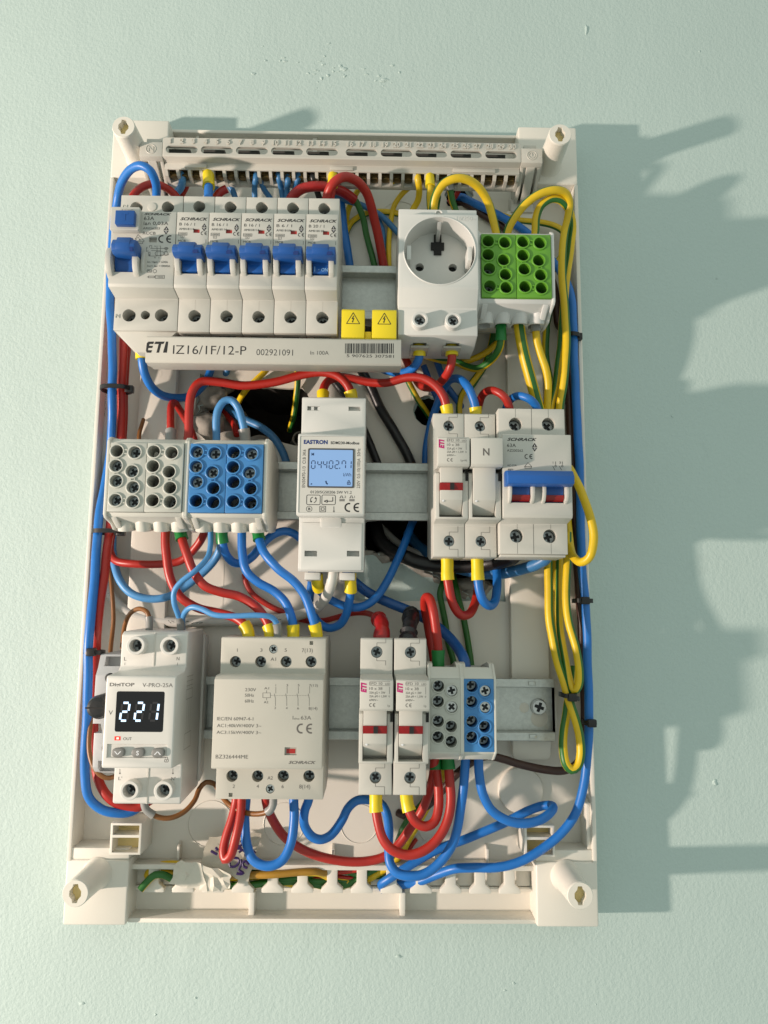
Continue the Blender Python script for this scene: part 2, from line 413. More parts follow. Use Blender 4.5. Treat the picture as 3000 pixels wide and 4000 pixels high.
# ---------------------------------------------------------------- shared screw meshes
def screw_mesh(r, cross=True, slot=True):
    a = MB().cyl(0, 0, r, -3, 0, 24, r*.97)
    c = MB()
    w = r*.22
    c.box(-r*.66, r*.66, -1.1, 1, -w, w)
    m = cut_mesh(mesh_of(a, bevel=.12, seg=1), mesh_of(c))
    m = cut_mesh(m, mesh_of(MB().box(-w, w, -1.0, 1.01, -r*.66, r*.66)))
    if slot: m = cut_mesh(m, mesh_of(MB().box(-r*1.2, r*1.2, -.5, 1.02, -w*.45, w*.45)))
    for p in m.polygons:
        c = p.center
        p.material_index = 1 if (c.y > .00022 and math.hypot(c.x, c.z) < r*.00075) else 0  # groove faces take the painted shade colour
    finish(m); return m
SCREW = {}
def screw(root, x, z, d, r=3.0, mt='screw_steel', rot=None, under=None, tilt=0):
    key = (round(r, 2), mt)
    if key not in SCREW:
        m = screw_mesh(r); m.name = 'screw'; mi = [p.material_index for p in m.polygons]; m.materials.clear(); m.materials.append(MATS[mt]); m.materials.append(MATS['groove_shade']); SCREW[key] = m
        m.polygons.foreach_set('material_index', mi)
    og = ORIG[root.name]
    if XF: x, d, z = XF((x, d, z))
    o = bpy.data.objects.new('screw', SCREW[key]); col.objects.link(o); o.parent = under if under is not None else root
    o.location = ((x-og[0])/1000, -(d-og[1])/1000, (z-og[2])/1000)
    o.rotation_euler = (R(tilt), R(random.uniform(0, 90) if rot is None else rot), 0)
    return o

# ---------------------------------------------------------------- smooth path
def smooth_path(pts, step=1.6):
    V = [Vector(p) for p in pts]
    if len(V) == 2: return [tuple(V[0]), tuple(V[1])]
    V = [V[0]*2-V[1]]+V+[V[-1]*2-V[-2]]
    out = []
    for i in range(1, len(V)-2):
        p0, p1, p2, p3 = V[i-1:i+3]
        t0 = 0; t1 = t0+max((p1-p0).length, 1e-4)**.5; t2 = t1+max((p2-p1).length, 1e-4)**.5; t3 = t2+max((p3-p2).length, 1e-4)**.5
        n = max(2, int((p2-p1).length/step))
        for k in range(n):
            t = t1+(t2-t1)*k/n
            A1 = p0*((t1-t)/(t1-t0))+p1*((t-t0)/(t1-t0)); A2 = p1*((t2-t)/(t2-t1))+p2*((t-t1)/(t2-t1)); A3 = p2*((t3-t)/(t3-t2))+p3*((t-t2)/(t3-t2))
            B1 = A1*((t2-t)/(t2-t0))+A2*((t-t0)/(t2-t0)); B2 = A2*((t3-t)/(t3-t1))+A3*((t-t1)/(t3-t1))
            out.append(tuple(B1*((t2-t)/(t2-t1))+B2*((t-t1)/(t2-t1))))
    out.append(tuple(V[-2]))
    return out
# ================================================================ the wall, with the rough hole broken behind the box
def jag(pts, amp, n=5, seed=1):
    rnd = random.Random(seed); out = []
    for i in range(len(pts)):
        a, b = pts[i], pts[(i+1) % len(pts)]
        for k in range(n):
            t = k/n; out.append((a[0]+(b[0]-a[0])*t+rnd.uniform(-amp, amp), a[1]+(b[1]-a[1])*t+rnd.uniform(-amp, amp)))
    return out
HOLE_A = jag([(-106, 152), (-70, 149), (-44, 147), (-30, 120), (-33, 104), (-60, 108), (-84, 107), (-100, 108), (-113, 126), (-104, 138)], 1.6, 4, 3)
HOLE_C = jag([(34+9.0*math.cos(k*.5236), 131+9.0*math.sin(k*.5236)) for k in range(12)], .4, 2, 7)
HOLE_D = jag([(46, 269), (57, 269), (61, 276), (57, 283), (49, 282), (45, 276)], .6, 3, 8)
HOLE_B = jag([(-14, 92), (72, 92), (78, 52), (74, 24), (60, 16), (52, 18), (40, 28), (30, 33), (14, 37), (2, 40), (-8, 44)], 1.8, 4, 5)
def holed_sheet(outer, holes, d):
    cu = bpy.data.curves.new('c', 'CURVE'); cu.dimensions = '2D'; cu.fill_mode = 'BOTH'
    for ring in [outer]+holes:
        sp = cu.splines.new('POLY'); sp.points.add(len(ring)-1); sp.use_cyclic_u = True
        for p, (x, z) in zip(sp.points, ring): p.co = (x, z, 0, 1)
    o = bpy.data.objects.new('c', cu); col.objects.link(o)
    dg = bpy.context.evaluated_depsgraph_get(); me = bpy.data.meshes.new_from_object(o.evaluated_get(dg), depsgraph=dg)
    mb = MB().add([(v.co.x, d, v.co.y) for v in me.vertices], [list(p.vertices) for p in me.polygons])
    bpy.data.objects.remove(o); bpy.data.curves.remove(cu); bpy.data.meshes.remove(me)
    return mb
wall_mb = holed_sheet([(-2500, -1350), (2500, -1350), (2500, 1400), (-2500, 1400)], [HOLE_A, HOLE_B, HOLE_C, HOLE_D], 0.0)
wall_me = mesh_of(wall_mb); 
for pl in wall_me.polygons:
    if pl.normal.y > 0: pl.flip()
wall = link('wall', wall_me, 'wall'); wall.location = (0, 0, H0); wall['kind'] = 'structure'
def cavity(ring, depth, seed):
    rnd = random.Random(seed); n = len(ring); cx = sum(p[0] for p in ring)/n; cz = sum(p[1] for p in ring)/n
    mb = MB(); rings = []
    for k, d in enumerate((0, -6, -18, -34, -depth)):
        s = (1, .985, 1.0, .97, .9)[k]; a = 0 if k == 0 else 2.2
        rings.append([(cx+(x-cx)*s+rnd.uniform(-a, a), d+rnd.uniform(-a, a)*(k > 0), cz+(z-cz)*s+rnd.uniform(-a, a)) for x, z in ring])
    vs = [p for r in rings for p in r]; fs = []
    for k in range(4): fs += [(k*n+i, k*n+(i+1) % n, (k+1)*n+(i+1) % n, (k+1)*n+i) for i in range(n)]
    fs.append([4*n+i for i in range(n)]); mb.add(vs, fs); return mb
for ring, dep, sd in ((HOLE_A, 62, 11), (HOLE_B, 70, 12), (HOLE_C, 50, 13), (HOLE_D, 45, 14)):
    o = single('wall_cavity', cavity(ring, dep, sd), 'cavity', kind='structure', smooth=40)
# broken plaster lip round the openings
def lip(ring, i0, i1, w, seed):
    rnd = random.Random(seed); mb = MB(); n = len(ring); cx = sum(p[0] for p in ring)/n; cz = sum(p[1] for p in ring)/n
    ids = [(i0+k) % n for k in range((i1-i0) % n or n)]
    rows = []
    for i in ids:
        x, z = ring[i]; l = math.hypot(x-cx, z-cz); ux, uz = (x-cx)/l, (z-cz)/l
        rows.append([(x+ux*w*rnd.uniform(.5, 1.1), .25, z+uz*w*rnd.uniform(.5, 1.1)), (x+ux*w*.4, rnd.uniform(.3, 1.6), z+uz*w*.4),
                     (x-ux*rnd.uniform(.5, 3), rnd.uniform(-2, .5), z-uz*rnd.uniform(.5, 3)), (x-ux*rnd.uniform(1, 5), -9, z-uz*rnd.uniform(1, 5))])
    vs = [p for r in rows for p in r]; fs = []
    for k in range(len(rows)-1):
        for j in range(3): fs.append((k*4+j, k*4+j+1, (k+1)*4+j+1, (k+1)*4+j))
    return mb.add(vs, fs)
for ring, i0, i1, w, sd in ((HOLE_A, 16, 39, 6, 21), (HOLE_B, 12, 43, 5, 22)):
    o = single('broken_plaster_edge', lip(ring, i0, i1, w, sd), 'broken_plaster', kind='structure', smooth=50)

# ================================================================ the enclosure tray
X0, X1, Z0, Z1 = -167.3, 126.4, -165.2, 313.4
XC = (X0+X1)/2
tray = thing('enclosure_tray', 'cream plastic distribution board back box with four corner posts, cover removed', 'electrical box', (XC, 0, Z0))
floor = MB().box(X0+2.0, X1-2.0, .6, 3.6, Z0+2.0, Z1-2.0)
fc = MB()
fc.pd(jag([(-109, 153.5), (-70, 144), (-46, 145), (-37, 134), (-38, 116), (-40, 104), (-62, 111), (-84, 110.5), (-104, 109), (-115, 118), (-111, 140)], .7, 3, 31), -2, 6)
fc.pd(jag([(-4, 61), (20, 62), (60, 62), (80, 62), (80.6, 40), (80.5, 13), (40, 12.6), (0, 12.4), (-12, 12.5), (-14, 50)], .35, 3, 32), -2, 6)
fc.cyl(34, 131, 10, -2, 6, 36); fc.pd(jag([(46, 268), (58, 268), (63, 276), (58, 284), (48, 283), (44, 276)], .6, 3, 33), -2, 6)
part('back_panel', floor, 'tray', tray, cut=fc)
rim = MB()
rim.px([(0, Z0+2), (0, Z1-2), (21, Z1-40), (21, Z0+40)], X0, X0+.01) if False else None
rim.box(X0, X0+2.4, 0, 21, Z0+33, Z1-39.5); rim.box(X1-2.4, X1, 0, 21, Z0+33, Z1-39.5)
rim.box(-133, 92.5, 0, 17, Z0, Z0+2.4); rim.box(-132.5, 89.5, 0, 12, Z1-2.2, Z1)
part('rim', rim, 'tray', tray, bevel=.5)
blocks = {(-1, 1): (X0, -132.2, 274.0, Z1), (1, 1): (89.2, X1, 274.0, Z1), (-1, -1): (X0, -132.8, Z0, -131.2), (1, -1): (92.0, X1, Z0, -131.2)}
for (sx, sz), (a, b, c, e) in blocks.items():
    bk = part('corner_block', MB().box(a, b, .3, 21, c, e), 'tray', tray, bevel=1.3, seg=3)
# side ledges next to the lower blocks
part('ledge', MB().box(X0+.2, -133.2, .4, 20.2, -131.3, -125.2), 'tray', tray, bevel=.6)
part('ledge', MB().box(92.3, X1-.2, .4, 19.8, -131.3, -125.2), 'tray', tray, bevel=.6)
def post_hole(x, z):
    return [(x-1.2, z+4.6), (x+1.2, z+4.6), (x+1.6, z+2.9), (x+3.0, z+1.2), (x+3.0, z-1.2), (x+1.6, z-2.9), (x+1.2, z-4.6), (x-1.2, z-4.6), (x-1.6, z-2.9), (x-3.0, z-1.2), (x-3.0, z+1.2), (x-1.6, z+2.9)]
for (x, z, top) in ((-149.8, 287.0, 1), (108.0, 287.0, 1), (-150.2, -138.6, 0), (108.4, -138.6, 0)):
    b = MB(); n = 40; vs = []; fs = []
    prof = [(20.5, 8.6), (22, 8.0), (24, 7.5), (40, 7.0), (51.2, 6.8), (52.0, 6.4)]
    for d, r in prof: vs += [(x+r*math.cos(2*math.pi*i/n), d, z+r*math.sin(2*math.pi*i/n)) for i in range(n)]
    for k in range(len(prof)-1): fs += [(k*n+i, k*n+(i+1) % n, (k+1)*n+(i+1) % n, (k+1)*n+i) for i in range(n)]
    fs += [list(range(n)), [(len(prof)-1)*n+i for i in range(n)]]
    b.add(vs, fs)
    po = part('corner_post', b, 'tray', tray, cut=MB().pd(post_hole(x, z), 46.5, 60))
    part('socket_glow', MB().pd([(x+(a-x)*.99, z+(c-z)*.99) for a, c in post_hole(x, z)], 45, 47.2), 'cream_glow', tray, under=po)  # yellow plug added to paint the glow inside the post hole
# latch boxes near the bottom corners
for s in (-1, 1):
    x0, x1 = (-142.4, -125.4) if s < 0 else (85.0, 101.8)
    cb = MB().box(x0+1.3, x1-1.3, 8, 30, -110.6-6.2, -110.6-1.2).box(x0+1.3, x1-1.3, 8, 30, -126.0, -118.2)
    b = MB().box(x0, x1, 3.4, 26, -127.2, -110.6)
    lb = part('latch_box', b, 'tray', tray, bevel=.35, cut=cb)
    part('latch_glow_plate', MB().box(x0+1.2, x1-1.2, 15, 15.6, -126.2, -111.6), 'cream_glow', tray, under=lb)  # yellowish plate added to stand for the lit cream inside
# rail supports
for a, b in ((-145.0, -122.6), (82.0, 104.2)):
    sp = part('rail_support', MB().pd(rrect(a, b, -78.3, 262, 3.5), 3.5, 10.4), 'tray', tray, bevel=.6)
    for zz in (-70, -28, 30, 100, 150, 236): part('ejector_mark', MB().ring((a+b)/2, zz, 2.0, 2.3, 10.2, 10.5, 20), 'tray', tray, under=sp)
# mould lines and small ribs
for (x, z0, z1, d) in ((60.5, -75, 12, 3.75), (-90.5, -75, 100, 3.75), (22, 100, 250, 3.75)):
    part('mould_line', MB().box(x, x+.45, 3, d, z0, z1), 'tray', tray)
for (u0, u1, v0, v1) in ((715, 725, 1824, 1866), (937, 945, 1826, 1866), (1047, 1056, 1826, 1866), (383, 392, 1826, 1860), (716, 722, 1826, 1866)):
    p = P((u0+u1)/2, v1, 5); q = P((u0+u1)/2, v0, 12)
    part('rib', MB().px([(3.4, p[2]), (9, p[2]), (9, p[2]+9), (3.4, p[2]+11)], p[0]-.7, p[0]+.7), 'tray', tray, bevel=.2)
for x in (-66.0, 18.5):
    part('rib', MB().px([(3.4, -163), (12.5, -163), (12.5, -150.6), (3.4, -150.6)], x-1.6, x+1.6), 'tray', tray, bevel=.5)
part('rib', MB().box(-42.5, -39.5, 3.4, 9, 300, 311.2), 'tray', tray, bevel=.3)
part('rib', MB().box(-118, -116, 3.4, 9, 300, 311.2), 'tray', tray, bevel=.3)
# cable entry comb along the bottom
comb = part('comb_bar', MB().box(-132.9, 92.1, 3.4, 15.0, -138.0, -135.2), 'tray', tray, bevel=.4)
pitch = 16.64
for i in range(13):
    x = 78.7-pitch*i
    if x < -128: break
    t = MB().pd([(x-2.9, -137.6), (x-2.9, -145.6), (x-6.1, -148.4), (x-6.1, -150.6), (x+6.1, -150.6), (x+6.1, -148.4), (x+2.9, -145.6), (x+2.9, -137.6)], 9.0, 13.6)
    part('comb_tooth', t, 'tray', tray, bevel=.45)
    part('entry_ledge', MB().box(x+3.4, x+13.2, 3.4, 5.6, -149.0, -138.4), 'tray', tray, bevel=.6)
part('comb_shelf', MB().box(-132.9, 92.1, 3.4, 6.0, -152.2, -149.3), 'tray', tray, bevel=.4)
# knockouts
for x, z, r in ((-92.3, -116.3, 13.2), (-6.5, -115.8, 11), (-50, -116.2, 12), (39.5, -115.6, 12.5), (-64, 258, 13), (15, 258, 13), (-118, 253, 9)):
    part('knockout', MB().ring(x, z, r-.5, r, 3.0, 3.95, 56), 'tray', tray)
part('blanking_plug', MB().cyl(87.3, -96.2, 13.4, 3.4, 6.4, 56, 12.8), 'tray', tray, bevel=.5)
part('drain_slot', MB().box(107.4, 110.2, 3.5, 3.75, -121.2, -120.2), 'dark_void', tray)
part('wall_gusset', MB().px([(3.5, -126), (18, -126), (18, -100), (3.5, -96)], X1-4.6, X1-2.3), 'tray', tray, bevel=.4)

# ================================================================ mounting rails
RD = 18.0
def rail(zc, x0, x1, label):
    t = thing('mounting_rail', label, 'mounting rail', (x0, 7.5, zc), 'steel mounting rails across the box')
    p = [(RD, 17.5), (RD, 12.5), (RD-7.4, 12.5), (RD-7.4, -12.5), (RD, -12.5), (RD, -17.5)]
    th = 1.1
    q = [(RD-th, -17.5), (RD-th, -13.6), (RD-7.4-th+1, -13.6), (RD-7.4-th+1, 13.6), (RD-th, 13.6), (RD-th, 17.5)]
    prof = [(d, zc+z) for d, z in p+q]
    cu = None
    if zc < 0:
        cu = [MB().cyl(89.0, zc+.3, 2.9, 0, 16, 24), MB().cyl(97.8, zc-5.6, 5.0, 0, 16, 28)]
    b = part('rail_profile', MB().px(prof, x0, x1), 'steel', t, bevel=.35, seg=1, cut=cu)
    return t
r1 = rail(202.0, -146, 103, 'galvanised steel mounting rail carrying the breakers and the power socket')
r2 = rail(77.0, -146, 103, 'galvanised steel mounting rail behind the energy meter, grey and blue terminal blocks')
r3 = rail(-49.2, -146, 105.3, 'galvanised steel mounting rail with bare punched end beside the small blue terminal block')
for z in (-49.2+14.8, -49.2-14.8):
    part('stop_notch', MB().box(90.2, 94.4, RD-.4, RD+1.0, z-1.1, z+1.1), 'steel', r3, bevel=.3)
part('rail_end_clip', MB().box(105.4, 107.4, 3.5, 13, -60, -40), 'tray', tray, bevel=.5)
rs = thing('rail_screw', 'shiny cross head screw holding the end of the lowest rail', 'screw', (97.6, 10.6, -48.4))
screw(rs, 97.2, -48.2, 14.0, 4.2, 'screw_bright', rot=20)
part('washer', MB().cyl(97.2, -48.2, 4.8, 10.7, 12.0, 32, 4.4), 'screw_bright', rs, bevel=.2)

# ================================================================ neutral / earth terminal carrier along the top
npe = thing('terminal_carrier', 'grey neutral and earth terminal carrier numbered 1 to 30 across the top', 'terminal strip', (-21.5, 3.6, 266))
prof = [(31, 288.8), (40, 288.8), (40, 276.3), (34.2, 276.0), (34.2, 271.9), (33.0, 271.8), (33.0, 277.2), (38.6, 277.8), (38.6, 287.5), (31, 287.5)]
body = MB().px(prof, -129.8, 87.0)
sl = MB()
slots = [-118.3+21.15*i for i in range(5)]+[-9.8+21.15*i for i in range(5)]
for x in slots: sl.pd(rrect(x-9.6, x+9.6, 278.6, 283.4, 2.35, 5), 30, 44)
part('front_cover', body, 'carrier_plastic', npe, bevel=.3, cut=sl)
emb = MB()
for i in range(30):
    x = slots[i//3]+(i % 3-1)*6.9
    put_text(emb, str(i+1), x, 284.6, 3.1, 40.8, align='C', bold=.03, raised=.85)
part('embossed_numbers', emb, 'carrier_plastic', npe)
for x in slots: part('slot_shade', MB().box(x-9.4, x+3.6, 30, 34, 277.6, 285), 'slot_shade_grey', npe)  # added dark backing that paints the shade seen through each slot
bar = MB()
for x0, x1 in ((-128.6, -23), (-18.5, 86)): bar.box(x0, x1, 24.0, 29.0, 272.0, 276.5)
part('bar_carrier', MB().box(-129.6, 86.8, 20, 23.8, 268.8, 277), 'carrier_plastic', npe, bevel=.3)
part('brass_bar', bar, 'brass', npe, bevel=.3)
for i in range(31):
    k = i if i < 15 else i
    x = -129.0+7.05*i + (3.6 if i > 15 else 0)
    if x > 87: break
    part('separator', MB().px([(21, 277), (32.8, 277), (33.6, 271.6), (31, 269.2), (21, 268.6)], x-.95, x+.95), 'carrier_plastic', npe)
for i in range(30):
    x = -125.5+7.05*i+(3.6 if i >= 15 else 0)
    part('terminal_screw', MB().rod((x, 27.5, 270.2), (x, 27.5, 271.4), 2.6, 16), 'brass', npe, bevel=.2)
for x0, x1 in ((-117.5, -104), (-29, -15), (46, 72)): part('latch_tab', MB().box(x0, x1, 34.1, 35.4, 272.3, 274.8), 'carrier_plastic', npe, bevel=.3)
for s in (-1, 1):
    xa, xb = (-143.6, -129.9) if s < 0 else (87.1, 99.9)
    b = MB().px([(34, 286), (40, 285.6), (40, 276.2), (36.5, 275.2), (34, 276)], xa, xb)
    eb = part('end_bracket', b, 'carrier_plastic', npe, bevel=.35)
    cx = (xa+xb)/2
    m = MB()
    if s < 0: put_text(m, 'N', cx, 279.2, 3.4, 40.3, align='C', raised=.35)
    else: m.pd([(cx-.25, 280.4), (cx+.25, 280.4), (cx+.25, 282.6), (cx-.25, 282.6)], 40, 40.3)
    m.ring(cx, 280.9, 2.7, 3.2, 39.9, 40.35, 28)
    if s > 0: m.ring(cx, 280.9, 1.7, 2.1, 39.9, 40.3, 24)
    part('embossed_symbol', m, 'carrier_plastic', npe, under=eb)
    legs = MB()
    for xx in (xa+.2, xb-2.2):
        legs.px([(4, 278), (36, 286), (38.6, 286), (38.6, 277), (22, 267), (4, 264)], xx, xx+2.0)
    legs.box(xa+2.4, xb-2.4, 33.2, 35.0, 285.5, 291.0)
    legs.box(xa, xb, 3.6, 9, 262, 266)
    part('bracket_legs', legs, 'carrier_plastic', npe, bevel=.3)
    lev = MB().px([(8, 265), (34, 277), (37, 275.4), (12, 263)], cx-2.6, cx+2.6)
    part('release_lever', lev, 'carrier_plastic', npe, bevel=.3)
    so = -1 if s < 0 else 1
    xo = xa if s < 0 else xb
    part('side_clip', MB().px([(14, 278), (34, 287), (34, 282), (14, 272)], xo+so*1.5-.8, xo+so*1.5+.8), 'carrier_plastic', npe, bevel=.3)
    part('foot', MB().px([(3.5, 260), (12, 260), (12, 268), (3.5, 274)], xa-1.6 if s > 0 else xa, xb if s > 0 else xb+1.6), 'carrier_plastic', npe, bevel=.4)

# lumps of broken masonry showing inside the big opening
def lump(cx, cd, cz, rx, rd, rz, seed):
    rnd = random.Random(seed); bm = bmesh.new(); bmesh.ops.create_icosphere(bm, subdivisions=3, radius=1.0)
    ph = [(Vector((rnd.uniform(-3, 3), rnd.uniform(-3, 3), rnd.uniform(-3, 3))), rnd.uniform(0, 6)) for _ in range(7)]
    mb = MB(); vs = []
    for v in bm.verts:
        k = 1+sum(math.sin(v.co.dot(q)*1.7+o) for q, o in ph)*.07+rnd.uniform(-.05, .05)
        vs.append((cx+v.co.x*rx*k, cd+v.co.y*rd*k, cz+v.co.z*rz*k))
    mb.add(vs, [[w.index for w in f.verts] for f in bm.faces]); bm.free(); return mb
for k, (x, dd, z, rx, rd_, rz) in enumerate(((-104, -4, 140, 10, 8, 8), (-107, -3, 120, 12, 8, 9), (-90, -6, 113, 12, 8, 6), (-92, -16, 128, 11, 9, 8), (-74, -6, 110, 10, 7, 5.5), (-47, -6, 106, 9, 7, 4), (-100, -14, 150, 8, 8, 6), (62, -8, 22, 12, 8, 6), (44, -8, 31, 9, 7, 4), (12, -6, 40, 12, 6, 3.5))):
    single('masonry_lump', lump(x, dd, z, rx, rd_, rz, 40+k), 'broken_plaster', kind='structure', smooth=60)

# scuffed and chipped patches of paint above the box
rs_ = random.Random(77); sc_mb = MB()
for k in range(46):
    u = rs_.gauss(700, 75) if k < 36 else rs_.uniform(120, 1600); v = rs_.gauss(160 if u > 620 else 128, 16) if k < 36 else rs_.choice((rs_.uniform(30, 240), rs_.uniform(2030, 2200)))
    if 250 < u < 1260 and v > 238 and v < 2010: continue
    p = P(u, v, 0); q = rs_.uniform(.35, 1.3)
    sc_mb.join(lump(p[0], -.15, p[2], q*rs_.uniform(.8, 2.2), .3+.35*q, q*rs_.uniform(.6, 1.2), 300+k))
p = P(1266, 64, 0); sc_mb.join(lump(p[0], -.2, p[2], .9, 1.0, 4.0, 401)); p = P(1452, 900, 0); sc_mb.join(lump(p[0], -.2, p[2], .8, .8, .9, 402)); p = P(1544, 1690, 0); sc_mb.join(lump(p[0], -.2, p[2], 1.6, .9, 1.6, 403))
me_ = mesh_of(sc_mb); finish(me_, 60); ps = link('plaster_scars', me_, 'wall', wall); ps['kind'] = 'stuff'
XF = device_xf
# ================================================================ row 1: residual current device and circuit breakers
D_SH, D_NO = 56.0, 68.0
EPS = .06
def breaker_profile(zt=241.6, zb=160.0, nt=224.9, nb=180.6, sh=D_SH, no=D_NO):
    return [(15.2, zb+4), (30, zb+1), (sh-7, zb), (sh, zb), (sh, nb-1.4), (no-.8, nb), (no, nb+1.6), (no, nt), (sh, nt-.6), (sh, zt), (30, zt), (15.2, zt-3)]
def ear(x0, x1, z0, z1, d0, d1):
    pts = []
    for i in range(9):
        t = i/8; pts.append((d0+(d1-d0)*math.sin(math.pi*min(max(t, 0), 1))**.5, z0+(z1-z0)*t))
    return MB().px(pts, x0, x1)
def handle_profile(z0, z1, d0, d1):
    h = z1-z0
    return [(d0, z0+h*.15), (d1-3, z0), (d1, z0+h*.12), (d1+.6, z0+h*.45), (d1-1.5, z0+h*.85), (d1-5, z1), (d0, z1-h*.05)]
def make_breaker(x0, rating, code, label):
    w = 17.7
    t = thing('circuit_breaker', label, 'circuit breaker', (x0+w/2, RD, 202), 'single pole breakers in a row')
    cut = MB().box(x0+3.9, x0+13.1, 56.5, 75, 188.6, 204.5)
    cut.cyl(x0+9.0, 235.3, 3.5, 46, 60, 28); cut.cyl(x0+9.2, 169.4, 3.55, 46, 60, 28)
    cut.box(x0+9.4, x0+12.9, 66.6, 70, 212.6, 215.0)
    body = part('body', MB().px(breaker_profile(), x0, x0+w), 'grey_plastic', t, bevel=.35, cut=cut)
    part('seam', MB().box(x0+9.2, x0+9.35, 55.9, D_SH+.03, 172.9, 179), 'ink_pale', t, under=body)
    e = ear(x0+1.0, x0+3.8, 186.8, 204.2, 66.5, 73.2); part('toggle_guard', e, 'grey_plastic', t, bevel=.3)
    e = ear(x0+13.2, x0+16.0, 186.8, 204.2, 66.5, 73.2); part('toggle_guard', e, 'grey_plastic', t, bevel=.3)
    tg = MB().px([(58, 188.8), (66.2, 189.2), (68.8, 193), (69.2, 197), (66, 202), (58, 204)], x0+4.2, x0+12.8)
    tb = part('toggle', tg, 'toggle_blue', t, bevel=.3)
    hb = MB().px(handle_profile(194.4, 201.6, 66, 79.5), x0+1.4, x0+17.0)
    hb.px(handle_profile(194.8, 203.0, 66, 79.9), x0+4.6, x0+13.4)
    part('toggle_handle', hb, 'toggle_blue', t, bevel=.4, under=tb)
    part('handle_notch', MB().box(x0+12.6, x0+15.2, 79.2, 80.0, 194.9, 196.7), 'ink_blue', t, under=tb)
    part('toggle_window', MB().box(x0+4.4, x0+12.6, 66.5, 68.9, 189.6, 194.2), 'handle_blue', t, under=tb, bevel=.3)
    screw(t, x0+9.0, 234.9, 48.5, 3.3); screw(t, x0+9.2, 168.9, 49, 3.3)
    part('indicator', MB().box(x0+9.5, x0+12.8, 66.0, 67.0, 212.7, 214.9), 'red_flag', t)
    # copper fork and its slots below
    part('clamp_slot', MB().box(x0+4.4, x0+13.5, 40, 50, 159.4, 159.95), 'dark_void', t)
    ink = MB(); wh = MB(); d = D_NO+EPS
    put_text(ink, 'SCHRACK', x0+1.9, 219.9, 1.75, d, w=15.3, shear=.35, bold=.03)
    put_text(ink, rating, x0+1.5, 216.8, 1.65, d, w=8.6)
    put_text(ink, code, x0+1.4, 214.2, 1.2, d, w=8.5)
    io_mark(ink, wh, x0+15.3, 215.9, 4.7, d)
    rect(ink, x0+1.2, x0+6.0, 211.0, 212.6, .16, d); put_text(ink, '10000', x0+1.6, 211.3, 1.0, d, w=4.0); rect(ink, x0+2.7, x0+4.4, 209.5, 211.0, .16, d); put_text(ink, '3', x0+3.2, 209.8, .9, d)
    ce_mark(ink, x0+13.5, 211.3, 2.2, d)
    put_text(ink, 'MCB', x0+1.2, 207.2, 1.2, d, w=4.2); ink.line((x0+16.6, 206.6), (x0+16.6, 208.8), .2, d)
    part('printed_marks', ink, 'ink', t, recalc=False); part('symbol_cutouts', wh, 'ink_white', t, recalc=False)
    if '20' in rating:
        on = MB(); put_text(on, 'ON', x0+9.0, 190.6, 2.0, 69.0, w=3.6); on.line((x0+5.4, 190.4), (x0+5.4, 193.4), .35, 69.0); on.line((x0+7.4, 191.6), (x0+7.9, 191.6), .5, 69.0)
        part('on_marking', on, 'ink_sky', t, under=tb, recalc=False)
    return t
XB = [-111.2+17.95*i for i in range(5)]
for x, r, c, l in zip(XB, ('B 16 / 1', 'B 16 / 1', 'B 16 / 1', 'B 6 / 1', 'B 20 / 1'), ('AM018116', 'AM018116', 'AM018116', 'AM018106', 'AM018120'),
        ('blue toggle circuit breaker marked B 16 directly beside the residual current device', 'blue toggle circuit breaker marked B 16 with a B 16 breaker on both sides',
         'blue toggle circuit breaker marked B 16 next to the one marked B 6', 'blue toggle circuit breaker marked B 6 / 1', 'blue toggle circuit breaker marked B 20 / 1 with ON on its toggle')):
    make_breaker(x, r, c, l)

# residual current device
x0, x1 = -147.1, -111.5
t = thing('residual_current_device', 'wide residual current device marked 63A with blue T test button and blue toggle', 'circuit breaker', ((x0+x1)/2, RD, 202))
cut = MB().box(-144.4, -133.2, 56.5, 75, 189.0, 205.0)
for a, b, r in ((-138.1, 234.0, 3.6), (-120.1, 234.6, 3.6), (-138.7, 169.2, 3.7), (-129.6, 169.5, 2.6), (-120.6, 169.5, 3.7)): cut.cyl(a, b, r, 45, 60, 28)
cut.box(-126.0, -121.7, 66.3, 70, 206.6, 209.6)
pr = breaker_profile(zb=160.4)
body = part('body', MB().px(pr, x0, x1), 'grey_plastic', t, bevel=.4, cut=cut)
part('terminal_shroud', MB().add([(-146.4, 30, 160.6), (-112, 30, 160.6), (-146.4, 54, 160.6), (-112, 54, 160.6), (-134.5, 34, 149.0), (-128, 34, 149.0), (-136, 48, 150.5), (-126, 48, 150.5)],
     [(0, 1, 3, 2), (4, 6, 7, 5), (0, 2, 6, 4), (1, 5, 7, 3), (2, 3, 7, 6), (0, 4, 5, 1)]), 'grey_plastic', t, bevel=.4)
part('blank_disc', MB().cyl(-129.1, 234.4, 2.7, 55.8, 56.5, 28, 2.5), 'grey_plastic', t, bevel=.15)
for a, b in ((-138.1, 233.6), (-120.1, 234.2), (-138.7, 168.7), (-120.6, 169.0)): screw(t, a, b, 48, 3.4)
screw(t, -129.6, 169.2, 49, 2.3, 'brass')
part('test_housing', MB().pd(rrect(-146.6, -130.6, 211.5, 225.0, .8), 67.8, 72.2), 'grey_plastic', t, bevel=.5)
tb = part('test_button', MB().pd(rrect(-142.6, -132.2, 213.0, 220.9, .4), 72, 75.8), 'toggle_blue', t, bevel=.35)
m = MB(); put_text(m, 'T', -137.3, 215.0, 4.2, 75.98, align='C', raised=.2); part('button_letter', m, 'toggle_blue', t, under=tb)
m = MB(); put_text(m, 'TEST', -141.5, 222.2, 1.3, 72.45, w=7, raised=.2); part('embossed_word', m, 'grey_plastic', t)
